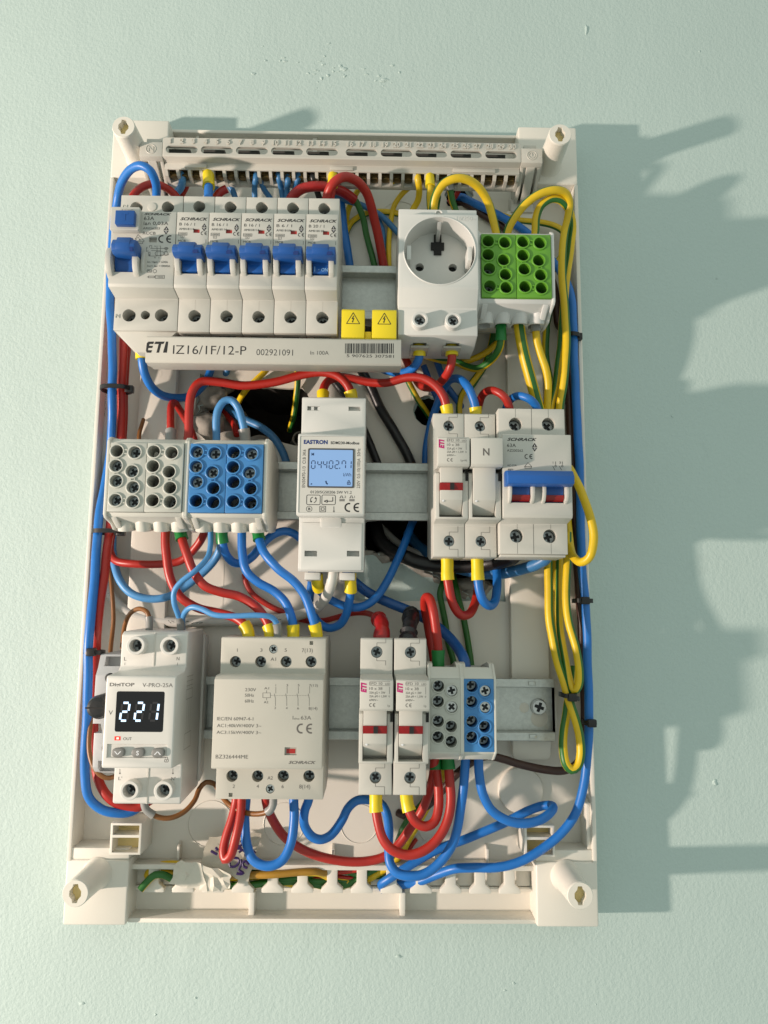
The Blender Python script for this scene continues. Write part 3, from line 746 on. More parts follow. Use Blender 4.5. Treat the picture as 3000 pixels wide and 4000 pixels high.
tg = part('toggle', MB().px([(58, 189.2), (66.4, 189.6), (68.8, 194), (69, 199), (66, 203), (58, 204.6)], -144.0, -133.6), 'toggle_blue', t, bevel=.3)
hb = MB().px(handle_profile(195.0, 204.0, 66, 79.5), -142.4, -129.9).px(handle_profile(195.2, 205.4, 66, 79.8), -140.0, -132.4)
part('toggle_handle', hb, 'toggle_blue', t, bevel=.45, under=tg)
part('handle_notch', MB().box(-132.2, -130.6, 79.0, 80.0, 195.4, 197.6), 'ink_blue', t, under=tg)
part('toggle_guard', ear(-147.8, -144.6, 185.6, 203.8, 66.5, 73.4), 'grey_plastic', t, bevel=.3); part('toggle_guard', ear(-133.0, -130.0, 185.6, 203.8, 66.5, 73.4), 'grey_plastic', t, bevel=.3)
part('toggle_guard', ear(-129.0, -127.2, 187.6, 202.0, 66.5, 70.4), 'grey_plastic', t, bevel=.3)
part('indicator', MB().box(-126.0, -121.7, 65.8, 66.4, 206.6, 209.6), 'ink_pale', t)
ink = MB(); wh = MB(); d = D_NO+EPS
tz(ink, 'SCHRACK', 'R', 545, 895, 268, 240, d, shear=.35, bold=.03); tz(ink, '63A', 'R', 540, 672, 332, 286, d); tz(ink, 'I', 'R', 536, 543, 395, 352, d)
p = Q('R', 553, 395, d); q = Q('R', 583, 395, d); rr = Q('R', 568, 366, d); ink.poly([(p[0], p[2]), (q[0], q[2]), (rr[0], rr[2])], .3, d, True)
tz(ink, 'n 0,03A', 'R', 592, 855, 395, 352, d); tz(ink, 'AR056203', 'R', 527, 745, 453, 425, d); tz(ink, 'RCCB', 'R', 525, 690, 520, 484, d)
p = Q('R', 828, 467, d); io_mark(ink, wh, p[0], p[2], 5.0, d)
p = Q('R', 722, 628, d); ce_mark(ink, p[0], p[2], 4.6, d)
tz(ink, 'Im =I', 'R', 585, 668, 888, 862, d); tz(ink, 'm = 630A', 'R', 690, 850, 888, 862, d); tz(ink, 'Inc= I', 'R', 583, 678, 940, 914, d); tz(ink, 'c =10000A', 'R', 702, 880, 940, 914, d)
for a, b in ((679, 888), (690, 940)):
    p = Q('R', a-8, b, d); q = Q('R', a+8, b, d); r_ = Q('R', a, b-16, d); ink.poly([(p[0], p[2]), (q[0], q[2]), (r_[0], r_[2])], .18, d, True)
def zl(mb, zn, pts, w, d, closed=False): mb.poly([(lambda p: (p[0], p[2]))(Q(zn, a, b, d)) for a, b in pts], w, d, closed)
zl(ink, 'R', [(418, 600), (463, 520), (545, 605), (525, 618), (525, 638), (425, 638)], .22, d); zl(ink, 'R', [(440, 615), (525, 615)], .2, d)
tz(ink, 'V', 'R', 450, 478, 575, 550, d); tz(ink, 'D', 'R', 425, 445, 595, 572, d); tz(ink, 'E', 'R', 478, 498, 597, 573, d)
zl(ink, 'R', [(688, 1050), (805, 1050), (805, 1090), (688, 1090)], .22, d, True); tz(ink, '10000', 'R', 706, 790, 1080, 1060, d)
zl(ink, 'R', [(578, 1070), (598, 1070)], .2, d); zl(ink, 'R', [(598, 1058), (676, 1058), (676, 1082), (598, 1082)], .2, d, True); zl(ink, 'R', [(598, 1070), (688, 1070)], .16, d)
zl(ink, 'R', [(582, 978), (638, 978), (638, 1010), (582, 1010)], .22, d, True); zl(ink, 'R', [(588, 990), (605, 985), (618, 1002), (632, 998)], .2, d)
zl(ink, 'R', [(680+26*math.cos(k*math.pi/6)*(1 if k % 2 else .78), 995+26*math.sin(k*math.pi/6)*(1 if k % 2 else .78)) for k in range(12)], .2, d, True)
for pts in ([(612, 690), (612, 665), (642, 665), (642, 700)], [(622, 700), (860, 700)], [(710, 665), (710, 800)], [(755, 665), (755, 805)], [(575, 690), (575, 745)], [(575, 735), (600, 735)],
            [(612, 800), (612, 770)], [(612, 800), (705, 800)], [(755, 785), (858, 785)], [(858, 785), (858, 765)], [(635, 728), (755, 728)], [(828, 690), (828, 740)]): zl(ink, 'R', pts, .2, d)
zl(ink, 'R', [(600, 750), (620, 750), (620, 795), (600, 795)], .2, d, True); zl(ink, 'R', [(810, 740), (842, 740), (842, 790), (810, 790)], .22, d, True); zl(ink, 'R', [(812, 688), (845, 688), (845, 715), (812, 715)], .2, d, True)
zl(ink, 'R', [(700+14*math.cos(a), 768+24*math.sin(a)) for a in [math.pi/2+i*math.pi/8 for i in range(9)]]+[(785+14*math.cos(a), 768+24*math.sin(a)) for a in [-math.pi/2+i*math.pi/8 for i in range(9)]], .22, d, True)
for s, a0, a1, bb, bt in (('N', 676, 694, 682, 664), ('1', 732, 740, 682, 664), ('N', 673, 692, 828, 810), ('2', 725, 740, 828, 810), ('T', 570, 588, 704, 684)): tz(ink, s, 'R', a0, a1, bb, bt, d)
part('printed_marks', ink, 'ink', t, recalc=False); part('symbol_cutouts', wh, 'ink_white', t, recalc=False)
m = MB(); tz(m, 'N', 'R', 258, 318, 166, 130, 56.3, raised=.3); tz(m, 'N', 'R', 165, 218, 1596, 1548, 56.3, raised=.3); part('embossed_letters', m, 'grey_plastic', t)

# comb busbar cover and end caps
t = thing('busbar_cover', 'long grey comb busbar cover lettered IZ16/1F/12-P with a barcode', 'busbar', (-56, 50, 147.5))
part('cover', MB().px([(46, 141.5), (61, 139.9), (62, 140.9), (62, 154.2), (61, 155.2), (46, 154.6)], -126.5, 14.2), 'carrier_plastic', t, bevel=.3)
part('copper_strip', MB().box(-122.0, -24.0, 46, 52, 155.2, 157.6), 'copper', t)
for i in range(6):
    x = XB[0]-9+17.95*i; part('copper_tooth', MB().box(x-2.5, x+2.5, 40, 44, 150, 163), 'copper', t)
ink = MB(); d = 62+EPS
def eti(mb, zn, pts_box, d, rot=False):
    (a0, a1, b0, b1) = pts_box
    def g(u, v): return (a0+(a1-a0)*u, b0+(b1-b0)*v) if not rot else (a0+(a1-a0)*(1-v), b0+(b1-b0)*(1-u))
    if rot:
        def g(u, v): return (a0+(a1-a0)*v, b1-(b1-b0)*u)
    S = [[(.10, 0), (.36, 0), (.31, .22), (.14, .22), (.12, .38), (.30, .38), (.27, .58), (.09, .58), (.07, .78), (.26, .78), (.22, 1), (.02, 1), (-.02, .82), (.02, .15)],
         [(.42, 0), (.84, 0), (.78, .22), (.68, .22), (.58, 1), (.46, 1), (.56, .22), (.36, .22)], [(.90, 0), (1.0, 0), (.94, 1), (.76, 1)]]
    for s in S:
        q = [Q(zn, *g(u, v), d) for u, v in s]; mb.flat([(p[0], p[2]) for p in q], d)
eti(ink, 'z1', (514, 632, 1292, 1352), d); tz(ink, 'IZ16/1F/12-P', 'z1', 657, 1053, 1358, 1312, d, bold=-.005); tz(ink, '002921091', 'z1', 1108, 1305, 1365, 1333, d, bold=-.01); tz(ink, 'In 100A', 'z1', 1400, 1498, 1362, 1342, d, bold=-.01)
rb = random.Random(4); a = 205.0
while a < 466:
    w = rb.choice((2.4, 2.4, 4.8, 7.0)); p = Q('z2', a, 1302, d); q = Q('z2', min(a+w, 467), 1302, d); b = Q('z2', a, 1356, d)
    ink.flat([(p[0], b[2]), (q[0], b[2]), (q[0], p[2]), (p[0], p[2])], d); a += w+rb.choice((2.4, 2.4, 4.8))
tz(ink, '5 907625 307581', 'z2', 213, 468, 1376, 1361, d)
part('printed_marks', ink, 'ink', t, recalc=False)
for nm, xa, xb, lb in (('warning_cap', -19.3, -6.3, 'yellow high voltage warning cap beside the B 20 breaker'), ('warning_cap', -2.2, 11.6, 'yellow high voltage warning cap beside the power socket')):
    t = thing(nm, lb, 'warning cap', ((xa+xb)/2, 48, 157), 'yellow busbar end caps')
    part('cap', MB().px([(44, 157), (57.5, 156.4), (58, 158), (58, 173), (57, 174.2), (50, 174.4), (44, 172)], xa, xb), 'cap_yellow', t, bevel=.5)
    ink = MB(); cx = (xa+xb)/2; d = 58+EPS
    ink.poly([(cx-3.7, 165.3), (cx+3.7, 165.3), (cx, 171.8)], .4, d, True)
    ink.flat([(cx+.1, 170.0), (cx-1.0, 168.0), (cx-.1, 168.1), (cx-.5, 166.7), (cx-.9, 166.8), (cx-.2, 165.8), (cx+.3, 166.9), (cx, 166.8), (cx+.8, 168.6), (cx, 168.5), (cx+.6, 169.9)], d)
    part('warning_symbol', ink, 'ink', t, recalc=False)
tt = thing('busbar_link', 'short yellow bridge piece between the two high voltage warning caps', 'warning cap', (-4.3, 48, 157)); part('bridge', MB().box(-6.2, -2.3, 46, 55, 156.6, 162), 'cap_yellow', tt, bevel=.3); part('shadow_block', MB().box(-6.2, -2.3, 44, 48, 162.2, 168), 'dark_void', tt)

# ---------------------------------------------------------------- power socket
t = thing('power_socket', 'light grey rail mounted round power socket with two screw collars', 'socket', (35, RD, 202))
x0, x1 = 12.4, 57.4
prof = [(15.2, 165), (30, 158.5), (44, 157.5), (56, 160), (56, 175.8), (61.2, 184.2), (62, 185.6), (62, 229.4), (56.5, 230.4), (56, 235.8), (20, 236), (15.2, 232)]
cut = [MB().cyl(35.5, 207.5, 20.1, 45.5, 66, 64), MB().cyl(25.3, 206.1, 2.5, 38, 50, 24).cyl(44.7, 206.1, 2.5, 38, 50, 24)]
cut.append(MB()); cut[-1].box(21.4, 29.2, 36, 48, 155, 160.2).box(40.2, 48.0, 36, 48, 155, 160.2)
body = part('body', MB().px(prof, x0, x1), 'white_plastic', t, bevel=.5, cut=cut)
part('rim_ring', MB().ring(35.5, 207.5, 20.0, 20.7, 61.8, 62.5, 64), 'white_plastic', t, under=body)
for s in (-1, 1):
    xx = 35.5+s*18.6
    part('guide_lug', MB().box(min(xx, xx-s*2.6), max(xx, xx-s*2.6), 45, 60, 203.0, 211.5), 'white_plastic', t, bevel=.4)
for zz, s in ((226.2, 1), (188.6, -1)):
    part('earth_clip', MB().px([(46, zz-5.0*s), (54, zz-3.4*s), (59.5, zz-.6*s), (59.5, zz+.2*s), (46, zz+.2*s)], 34.6, 36.8), 'clip_metal', t, bevel=.2)
part('clip_slot', MB().box(33.6, 38.0, 45.7, 46.4, 213.5, 226).box(31.8, 39.6, 45.75, 46.5, 216.4, 221.0), 'dark_void', t)
for x in (25.3, 44.7): part('pin_hole_shade', MB().cyl(x, 206.1, 2.45, 38.2, 42.5, 22), 'dark_void', t)  # black plugs added to paint the dark inside the pin holes
part('release_boss', MB().ring(35.5, 232.6, 1.6, 2.4, 55.8, 57.4, 24), 'white_plastic', t, bevel=0)
for x in (24.6, 43.2):
    c = MB().ring(x, 167.0, 3.1, 4.6, 55.5, 61.2, 32); part('screw_collar', c, 'white_plastic', t); screw(t, x, 167.0, 58.2, 2.9)
m = MB(); tz(m, '16/250~', 'z2', 805, 910, 637, 616, 62.2, raised=.15); put_text(m, 'NOARK', 28.3, 192.4, 2.6, 45.85, w=14.5, bold=.03, raised=.25); put_text(m, 'Ex9-SO', 30.6, 189.4, 1.5, 45.85, w=9.5, raised=.25)
part('embossed_text', m, 'white_plastic', t)
for x in (25.3, 44.1): part('terminal_frame', MB().box(x-5.2, x+5.2, 37, 47, 156.2, 157.6), 'clear_plastic', t, bevel=.3)

# ================================================================ distribution terminal blocks
HOLES = ((3.9, 33.4), (13.6, 32.8), (3.8, 25.2), (12.7, 22.2), (4.4, 16.8), (13.7, 13.4), (4.6, 6.3), (14.0, 5.6))
def terminal_block(name, label, x0, z0, face, housing, deep, wires, group):
    """two face plates of 19.9 x 38.2 from (x0,z0); deep = the hole numbers that show no screw"""
    t = thing(name, label, 'terminal block', (x0+20, RD, z0+19), group)
    hb = [(15.4, z0+2), (24, z0-4.5), (34, z0-7.0), (40.5, z0-7.0), (43.5, z0-4.4), (52.5, z0-2.2), (54.2, z0-.6), (54.2, z0+38.8), (51, z0+41.5), (40, z0+43.4), (24, z0+40), (15.4, z0+36)]
    cut = [MB().box(x0-.15, x0+40.15, 34, 60, z0-.2, z0+38.4), MB()]
    for k in range(4): cut[1].rod((x0+5+k*10, 36, z0-20), (x0+5+k*10, 36, z0+2), 3.7, 20); cut[1].rod((x0+5+k*10, 36, z0+36), (x0+5+k*10, 36, z0+60), 3.7, 20)
    h = part('housing', MB().px(hb, x0-1.6, x0+41.6), housing, t, bevel=.4, cut=cut)
    for xa in (x0-2.4, x0+40.4):
        sp = [(d+(.9 if d > 30 else 0), z+(-.9 if z < z0+19 else .9)) for d, z in hb]
        part('side_plate', MB().px(sp, xa, xa+1.9), housing, t, bevel=.5)
    for k in range(4):
        x = x0+5+k*10
        part('entry_sleeve', MB().rod((x, 39.0, z0-7.6), (x, 41.5, z0-1.0), 4.95, 26, 4.95), housing, t, bevel=.3,
             cut=MB().rod((x, 37.0, z0-12), (x, 38.6, z0-3), 3.9, 20))
    for xx in (x0+1.0, x0+36.0): part('corner_gusset', MB().px([(40, z0-7), (52, z0-1.5), (52, z0-2.6), (44, z0-7.4)], xx, xx+3.0), housing, t, bevel=.2)
    for i in range(2):
        cut = MB(); xs = x0+i*20.1
        for hx, hz in HOLES: cut.cyl(xs+hx, z0+hz, 3.25, 45, 60, 26)
        ex = MB()
        for hx, hz in HOLES: ex.ring(xs+hx, z0+hz, 3.25, 4.15, 55.4, 56.9, 26)
        for (a, b) in ((0, 1), (0, 2), (3, 5), (2, 4), (5, 7), (6, 7)):
            (ax, az), (bx, bz) = HOLES[a], HOLES[b]
            l = math.hypot(bx-ax, bz-az); ux, uz = (bx-ax)/l, (bz-az)/l
            if l-8 < .3: continue
            for s in (-1, 1):
                p = (xs+ax+ux*4.0-uz*s*1.1, z0+az+uz*4.0+ux*s*1.1); q = (xs+bx-ux*4.0-uz*s*1.1, z0+bz-uz*4.0+ux*s*1.1)
                n = (-(q[1]-p[1]), q[0]-p[0]); nl = math.hypot(*n) or 1; n = (n[0]/nl*.4, n[1]/nl*.4)
                ex.pd([(p[0]+n[0], p[1]+n[1]), (q[0]+n[0], q[1]+n[1]), (q[0]-n[0], q[1]-n[1]), (p[0]-n[0], p[1]-n[1])], 55.4, 56.7)
        fp = part('face_plate', MB().box(xs+.05, xs+19.9, 46, 56, z0, z0+38.2), face, t, bevel=.25, cut=cut, extra=ex)
        for k, (hx, hz) in enumerate(HOLES):
            dd = deep.get((i, k), 53)
            if dd: screw(t, xs+hx, z0+hz, dd, 3.1)
    return t
gd = {(i, k): 38 for i in range(2) for k in range(8)}; gd[(0, 4)] = 49; gd[(0, 6)] = 49
terminal_block('terminal_block', 'green earth terminal block in a pale housing beside the power socket', 59.9, 183.1, 'block_green', 'pale_housing', gd, None, 'two row distribution terminal blocks')
dd = {(0, 0): 40, (1, 0): 42, (1, 1): 38, (1, 2): 38, (1, 3): 42, (1, 4): 42, (1, 5): 42, (1, 6): 40, (1, 7): 46}
terminal_block('terminal_block', 'wide grey distribution terminal block with two grey faces beside the blue one', -144.6, 57.8, 'block_grey', 'block_housing', dd, None, 'two row distribution terminal blocks')
dd = {(0, 5): 42, (0, 6): 39, (0, 7): 41, (1, 0): 44, (1, 2): 43, (1, 4): 41, (1, 5): 41, (1, 6): 40, (1, 7): 43}
terminal_block('terminal_block', 'wide blue distribution terminal block with two blue faces beside the grey one', -101.0, 57.8, 'block_blue', 'block_housing', dd, None, 'two row distribution terminal blocks')
SH = ((4.3, 33.5), (11.3, 31.2), (4.1, 25.6), (11.3, 22.8), (4.1, 15.5), (10.9, 12.9), (4.0, 7.5), (10.9, 5.2))
def small_block(label, x0, z0, face):
    t = thing('small_terminal_block', label, 'terminal block', (x0+8, RD, z0+18), 'single pole distribution blocks on the lowest rail')
    hb = [(15.4, z0+2), (26, z0-5), (44, z0-6.2), (48, z0-5), (54.6, z0-1.0), (55.2, z0), (55.2, z0+37.6), (54, z0+39), (48, z0+45), (44, z0+45.6), (26, z0+42), (15.4, z0+36)]
    cut = [MB().box(x0-.1, x0+16.0, 34, 60, z0-.1, z0+37.4), MB().box(x0+1.6, x0+14.4, 28, 50, z0+36, z0+60).box(x0+1.6, x0+14.4, 28, 47, z0-20, z0+2)]
    part('housing', MB().px(hb, x0-.9, x0+16.8), 'block_housing', t, bevel=.35, cut=cut)
    for xa in (x0-1.2, x0+15.8): part('side_plate', MB().px([(d+(.8 if d > 30 else 0), z) for d, z in hb], xa, xa+1.3), 'block_housing', t, bevel=.4)
    part('top_lip', MB().px([(46, z0+38.2), (53.5, z0+38.8), (50, z0+43.0), (47.6, z0+43.2)], x0+1.6, x0+14.2), 'block_housing', t, bevel=.4)
    cut = MB()
    for hx, hz in SH: cut.cyl(x0+hx, z0+hz, 2.95, 42, 60, 24)
    ex = MB()
    for hx, hz in SH: ex.ring(x0+hx, z0+hz, 2.95, 3.75, 55.2, 56.6, 24)
    part('face_plate', MB().box(x0+.05, x0+15.8, 44, 56, z0, z0+37.3), face, t, bevel=.25, cut=cut, extra=ex)
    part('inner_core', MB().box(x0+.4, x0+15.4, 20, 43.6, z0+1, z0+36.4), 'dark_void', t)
    for k, (hx, hz) in enumerate(SH):
        f = k in (1, 3)
        screw(t, x0+hx-(.0 if f else .2), z0+hz+(.0 if f else .6), 54.5 if f else 50.5-(k > 4)*1.5, 2.85, 'screw_bright' if f else 'screw_steel')
    return t
small_block('narrow grey terminal block squeezed between a fuse holder and a narrow blue block', 30.8, -66.8, 'block_grey')
small_block('narrow blue terminal block beside the bare end of the lowest rail', 48.5, -66.8, 'block_blue')

# ================================================================ energy meter
t = thing('energy_meter', 'white energy meter with blue backlit display reading 04402.71 kWh', 'meter', (-23, RD, 77))
prof = [(15.2, 36), (30, 28.5), (48.5, 26.8), (50, 28.2), (50, 56.4), (64.8, 55.2), (66, 56.4), (66, 98.8), (64.8, 100.0), (51, 103.5), (50, 104.4), (50, 124.4), (49, 125.3), (26, 125), (15.2, 118)]
cut = MB()
for a, b, c, e in ((-38.0, -31.2, 117.2, 119.7), (-14.9, -8.2, 117.3, 119.8), (-37.6, -30.8, 35.0, 38.1), (-14.5, -7.7, 35.2, 38.3)): cut.box(a, b, 47.4, 54, c, e)
cut.pd(rrect(-40.0, -6.3, 56.9, 98.5, .6), 65.4, 70)
mbody = part('body', MB().px(prof, -41.1, -5.1), 'white_plastic', t, bevel=.6, cut=cut)
part('front_label', MB().pd(rrect(-39.9, -6.4, 57.0, 98.4, .5), 65.2, 65.75), 'label_silver', t)
part('bottom_cover', MB().box(-39.8, -6.4, 49.0, 50.9, 27.6, 53.6), 'white_plastic', t, bevel=.3, cut=MB().box(-37.6, -30.8, 48, 54, 35.0, 38.1).box(-14.5, -7.7, 48, 54, 35.2, 38.3))
part('finger_pull', MB().pd(rrect(-29.4, -17.6, 50.8, 56.6, 1.6), 50, 51.1), 'white_plastic', t, bevel=.4)
part('top_tab', MB().pd(rrect(-28.4, -17.8, 103.2, 104.8, .7), 49.9, 50.8), 'white_plastic', t, bevel=.2)
for x in (-34.6, -31.0): part('slot_tongue', MB().box(x-1.3, x+.3, 47.5, 49.6, 117.4, 119.5), 'white_plastic', t)
for x in (-33.8, -14.4):
    part('terminal_boss', MB().box(x-4.3, x+4.3, 30, 44, 22.8, 26.9), 'white_plastic', t, bevel=.4)
d = 65.75
bz = part('display_bezel', MB().pd(rrect(-35.6, -10.7, 70.4, 91.8, .8), 65.6, 66.05), 'bezel', t)
part('display', MB().pd(rrect(-34.7, -11.6, 71.2, 91.0, .5), 65.9, 66.15), 'lcd', t, under=bz)
lcd = MB(); dl = 66.2
p0 = Q('M', 302, 862, dl); p1 = Q('M', 342, 780, dl)
xs_ = [302, 365, 422, 482, 542, 0, 612, 668]
for ch, a in zip('04402.71', xs_):
    if ch == '.':
        p = Q('M', 590, 862, dl); lcd.flat([(p[0]-.3, p[2]), (p[0]+.3, p[2]), (p[0]+.3, p[2]+.6), (p[0]-.3, p[2]+.6)], dl); continue
    p = Q('M', a, 860, dl); q = Q('M', a+38, 782, dl); seven(lcd, None, ch, p[0], p[2], q[0]-p[0], q[2]-p[2], .48, dl, .03)
tz(lcd, 'kWh', 'M', 628, 707, 940, 905, dl); tz(lcd, 'M', 'M', 304, 330, 728, 700, dl, bold=.02)
zl(lcd, 'M', [(450, 985), (453, 1003), (460, 1015), (470, 1018)], .75, dl); zl(lcd, 'M', [(300, 1012), (306, 1022)], .8, dl)
zl(lcd, 'M', [(668, 1000), (698, 1000), (698, 1022), (668, 1022)], .35, dl, True); zl(lcd, 'M', [(674, 1000), (676, 985), (684, 980), (691, 986), (692, 1000)], .35, dl); zl(lcd, 'M', [(683, 1006), (683, 1016)], .4, dl)
part('display_digits', lcd, 'lcd_ink', t, under=bz, recalc=False)
ink = MB(); d += EPS
tz(ink, 'SDM230-Modbus', 'M', 498, 790, 612, 584, d, bold=.02); tz(ink, '0120/SGS0206 SW V1.2', 'M', 293, 712, 1112, 1084, d)
p = Q('M', 238, 1052, d); q = Q('M', 238, 668, d); r_ = Q('M', 207, 1052, d); put_text(ink, 'EN50470-1/3  Cl.B 3K6', p[0], p[2], p[0]-r_[0], d, w=q[2]-p[2], rot=90)
p = Q('M', 795, 1060, d); q = Q('M', 795, 657, d); r_ = Q('M', 764, 1060, d); put_text(ink, '230V  0,5-10(100)A  50Hz', p[0], p[2], p[0]-r_[0], d, w=q[2]-p[2], rot=90)
for a0, a1 in ((254, 393), (408, 547)): 
    p = Q('M', a0, 1226, d); q = Q('M', a1, 1130, d); ink.poly(rrect(p[0], q[0], p[2], q[2], .7), .32, d, True)
p = Q('M', 323, 1178, d); ink.poly(arc(p[0], p[2], 1.5, 100, 215), .35, d); ink.poly(arc(p[0], p[2], 1.5, -80, 35), .35, d)
ink.flat([(p[0]-1.9, p[2]-.6), (p[0]-.6, p[2]-.6), (p[0]-1.1, p[2]-1.6)], d); ink.flat([(p[0]+1.9, p[2]+.6), (p[0]+.6, p[2]+.6), (p[0]+1.1, p[2]+1.6)], d)
zl(ink, 'M', [(520, 1150), (520, 1192), (462, 1192)], .42, d); zl(ink, 'M', [(432, 1192), (465, 1180), (465, 1204), (432, 1192)], .4, d)
for a, s in ((587, '2'), (687, '1')):
    zl(ink, 'M', [(a, 1158), (a+14, 1158), (a+14, 1138), (a+30, 1138), (a+30, 1158), (a+44, 1158)], .28, d); tz(ink, s, 'M', a+50, a+50+(17 if s == '2' else 8), 1158, 1136, d)
p = Q('M', 280, 1270, d); ink.poly(arc(p[0], p[2], 1.5, 0, 360, 20), .22, d); tz(ink, 'B', 'M', 270, 292, 1284, 1257, d, bold=.02)
for k in (0, 15): zl(ink, 'M', [(388+k, 1243+k), (447-k, 1243+k), (447-k, 1300-k), (388+k, 1300-k)], .28, d, True)
zl(ink, 'M', [(531, 1245), (531, 1290)], .3, d); p = Q('M', 531, 1295, d); ink.poly(arc(p[0], p[2], .35, 0, 360, 10), .25, d)
p = Q('M', 637, 1302, d); ce_mark(ink, p[0], p[2], 5.0, d)
part('printed_marks', ink, 'ink', t, recalc=False)
lg = MB()
for a in (587, 687): p = Q('M', a, 1193, d); q = Q('M', a+54, 1170, d); lg.flat([(p[0], p[2]), (q[0], p[2]), (q[0], q[2]), (p[0], q[2])], d)
part('pulse_lamps', lg, 'button_grey', t, recalc=False)
lb = MB(); tz(lb, 'EASTRON', 'M', 225, 468, 610, 568, d, bold=.045, space=1.02); part('blue_lettering', lb, 'ink_blue', t, recalc=False)

# ================================================================ fuse holders
def fuse_module(t, x0, w, zc, red=True):
    """one pole with its draw-out carrier; zc is the device centre"""
    zt, zb = zc+40.8, zc-40.6
    prof = [(15.2, zb+4), (30, zb+.6), (49, zb), (50, zb+.6), (50, zc-23.4), (51, zc-22.2), (65.2, zc-21.8), (66, zc-21), (66, zc+3.0), (62, zc+4.6), (50, zc+5), (50, zt-.8), (49, zt), (30, zt), (15.2, zt-4)]
    cut = MB().cyl(x0+8.8, zc+33.4, 3.1, 40, 54, 26).cyl(x0+8.8, zc-31.6, 3.1, 40, 54, 26)
    cut.box(x0+1.9, x0+w-3.1, 55, 70, zc-20.6, zc+8)
    part('body', MB().px(prof, x0, x0+w-.25), 'grey_plastic', t, bevel=.35, cut=cut)
    screw(t, x0+8.8, zc+33.4, 47.6, 3.0); screw(t, x0+8.8, zc-31.6, 47.6, 3.0)
    n0, n1 = zc+5.2, zc+20.8
    car = MB().px([(52, zc-17.6), (60, zc-18.8), (67.8, zc-11.5), (68.6, zc-5), (69, n0-1.4), (70, n0+1), (62, n0+2), (52, n0)], x0+2.2, x0+w-3.4)
    c = part('carrier', car, 'grey_plastic', t, bevel=.4)
    part('carrier_head', MB().px([(50.1, n0+2.5), (66.2, n0+.2), (73.6, n0), (75, n0+1.2), (75, n1-.6), (74.2, n1), (50.1, n1+1.2)], x0+.4, x0+w-.4), 'grey_plastic', t, bevel=.35, under=c)
    if red:
        lens = MB().px([(60, zc-6.6), (68.5, zc-6.6), (69.4, zc-2.6), (60, zc-2.6)], x0+2.05, x0+w-3.25)
        part('red_lens', lens, 'red_lens', t, under=c, bevel=.15)
        part('lens_cell', MB().box(x0+7.4, x0+9.6, 66, 69.5, zc-6.4, zc-2.8), 'dark_void', t, under=c)
    part('vent_dot', MB().cyl(x0+3.9, zc-12.0, .6, 65.0, 67.6, 14), 'ink_white', t, under=c)
    sm = MB(); d = 50+EPS
    for s, zz in ((1, zc+33.4), (-1, zc-31.6)):
        sm.line((x0+8.8, zz+3.1), (x0+8.8, zz+4.9), .22, d); sm.line((x0+8.8, zz+4.9), (x0+13.6, zz+4.9), .22, d)
        sm.line((x0+8.8, zz-3.1), (x0+8.8, zz-4.6), .22, d); sm.line((x0+8.8, zz-4.6), (x0+13.6, zz-4.6), .22, d)
        sm.line((x0+13.6, zz+4.9), (x0+13.6, zz+(7.3 if s > 0 else 8.8)), .22, d); sm.line((x0+13.6, zz-4.6), (x0+13.6, zz-(8.6 if s < 0 else 7)), .22, d)
    part('moulding_seams', sm, 'ink_grey', t, recalc=False)
    part('latch', MB().box(x0+w-1.6, x0+w-.1, 55, 66.4, zc-1.0, zc+3.6), 'dark_void', t)
    return c
def fuse_marks(t, x, z, ones):
    """x,z: left and top of the label"""
    ik = MB(); pk = MB(); d = 75+EPS
    put_text(pk, 'ETI', x+3.6, z-6.4, 2.9, d, w=5.0, rot=90, bold=.06, shear=.2)
    ik.line((x+5.0, z-.9), (x+15.4, z-.9), .14, d); ik.line((x+5.0, z-2.9), (x+15.4, z-2.9), .14, d)
    put_text(ik, 'EFD 10', x+5.0, z-2.5, 1.25, d, w=6.5); put_text(ik, 'LED', x+13.0, z-2.5, .9, d, w=2.4)
    put_text(ik, '10 x 38', x+5.0, z-5.0, 1.35, d, w=6.5); put_text(ik, '32A gG < 3W', x+5.0, z-6.9, 1.1, d, w=8.0); put_text(ik, '25A aM < 1,3W', x+5.0, z-8.7, 1.1, d, w=8.8)
    put_text(ik, '690V~', x+5.0, z-10.5, 1.05, d, w=4.5); ce_mark(ik, x+5.0, z-13.4, 1.9, d); put_text(ik, ones, x+15.4, z-13.2, 1.05, d, align='R'); ik.line((x+15.1, z-3.4), (x+15.1, z-7.0), .18, d)
    put_text(ik, '0', x+14.7, z-8.6, .9, d)
    part('printed_marks', ik, 'ink_grey', t, recalc=False); part('pink_logo', pk, 'ink_pink', t, recalc=False)
t = thing('fuse_holder', 'two pole fuse holder marked 1p+N with a blank N pole beside the isolator', 'fuse holder', (50, RD, 77))
fuse_module(t, 32.8, 17.55, 76.0); fuse_module(t, 50.4, 17.55, 76.0, red=False)
fuse_marks(t, 33.0, 96.8, '1p+N'); m = MB(); tz(m, 'N', 'E', 560, 620, 545, 478, 75+EPS, bold=.02); part('pole_letter', m, 'ink_grey', t, recalc=False)
for xx, lb in ((-6.4, 'single pole fuse holder with red taped cable entering its top'), (11.8, 'single pole fuse holder with black taped cable entering its top')):
    t = thing('fuse_holder', lb, 'fuse holder', (xx+8.8, RD, -49), 'single pole fuse holders on the lowest rail')
    fuse_module(t, xx, 17.55, -49.5); fuse_marks(t, xx+.1, -28.8, '1p')

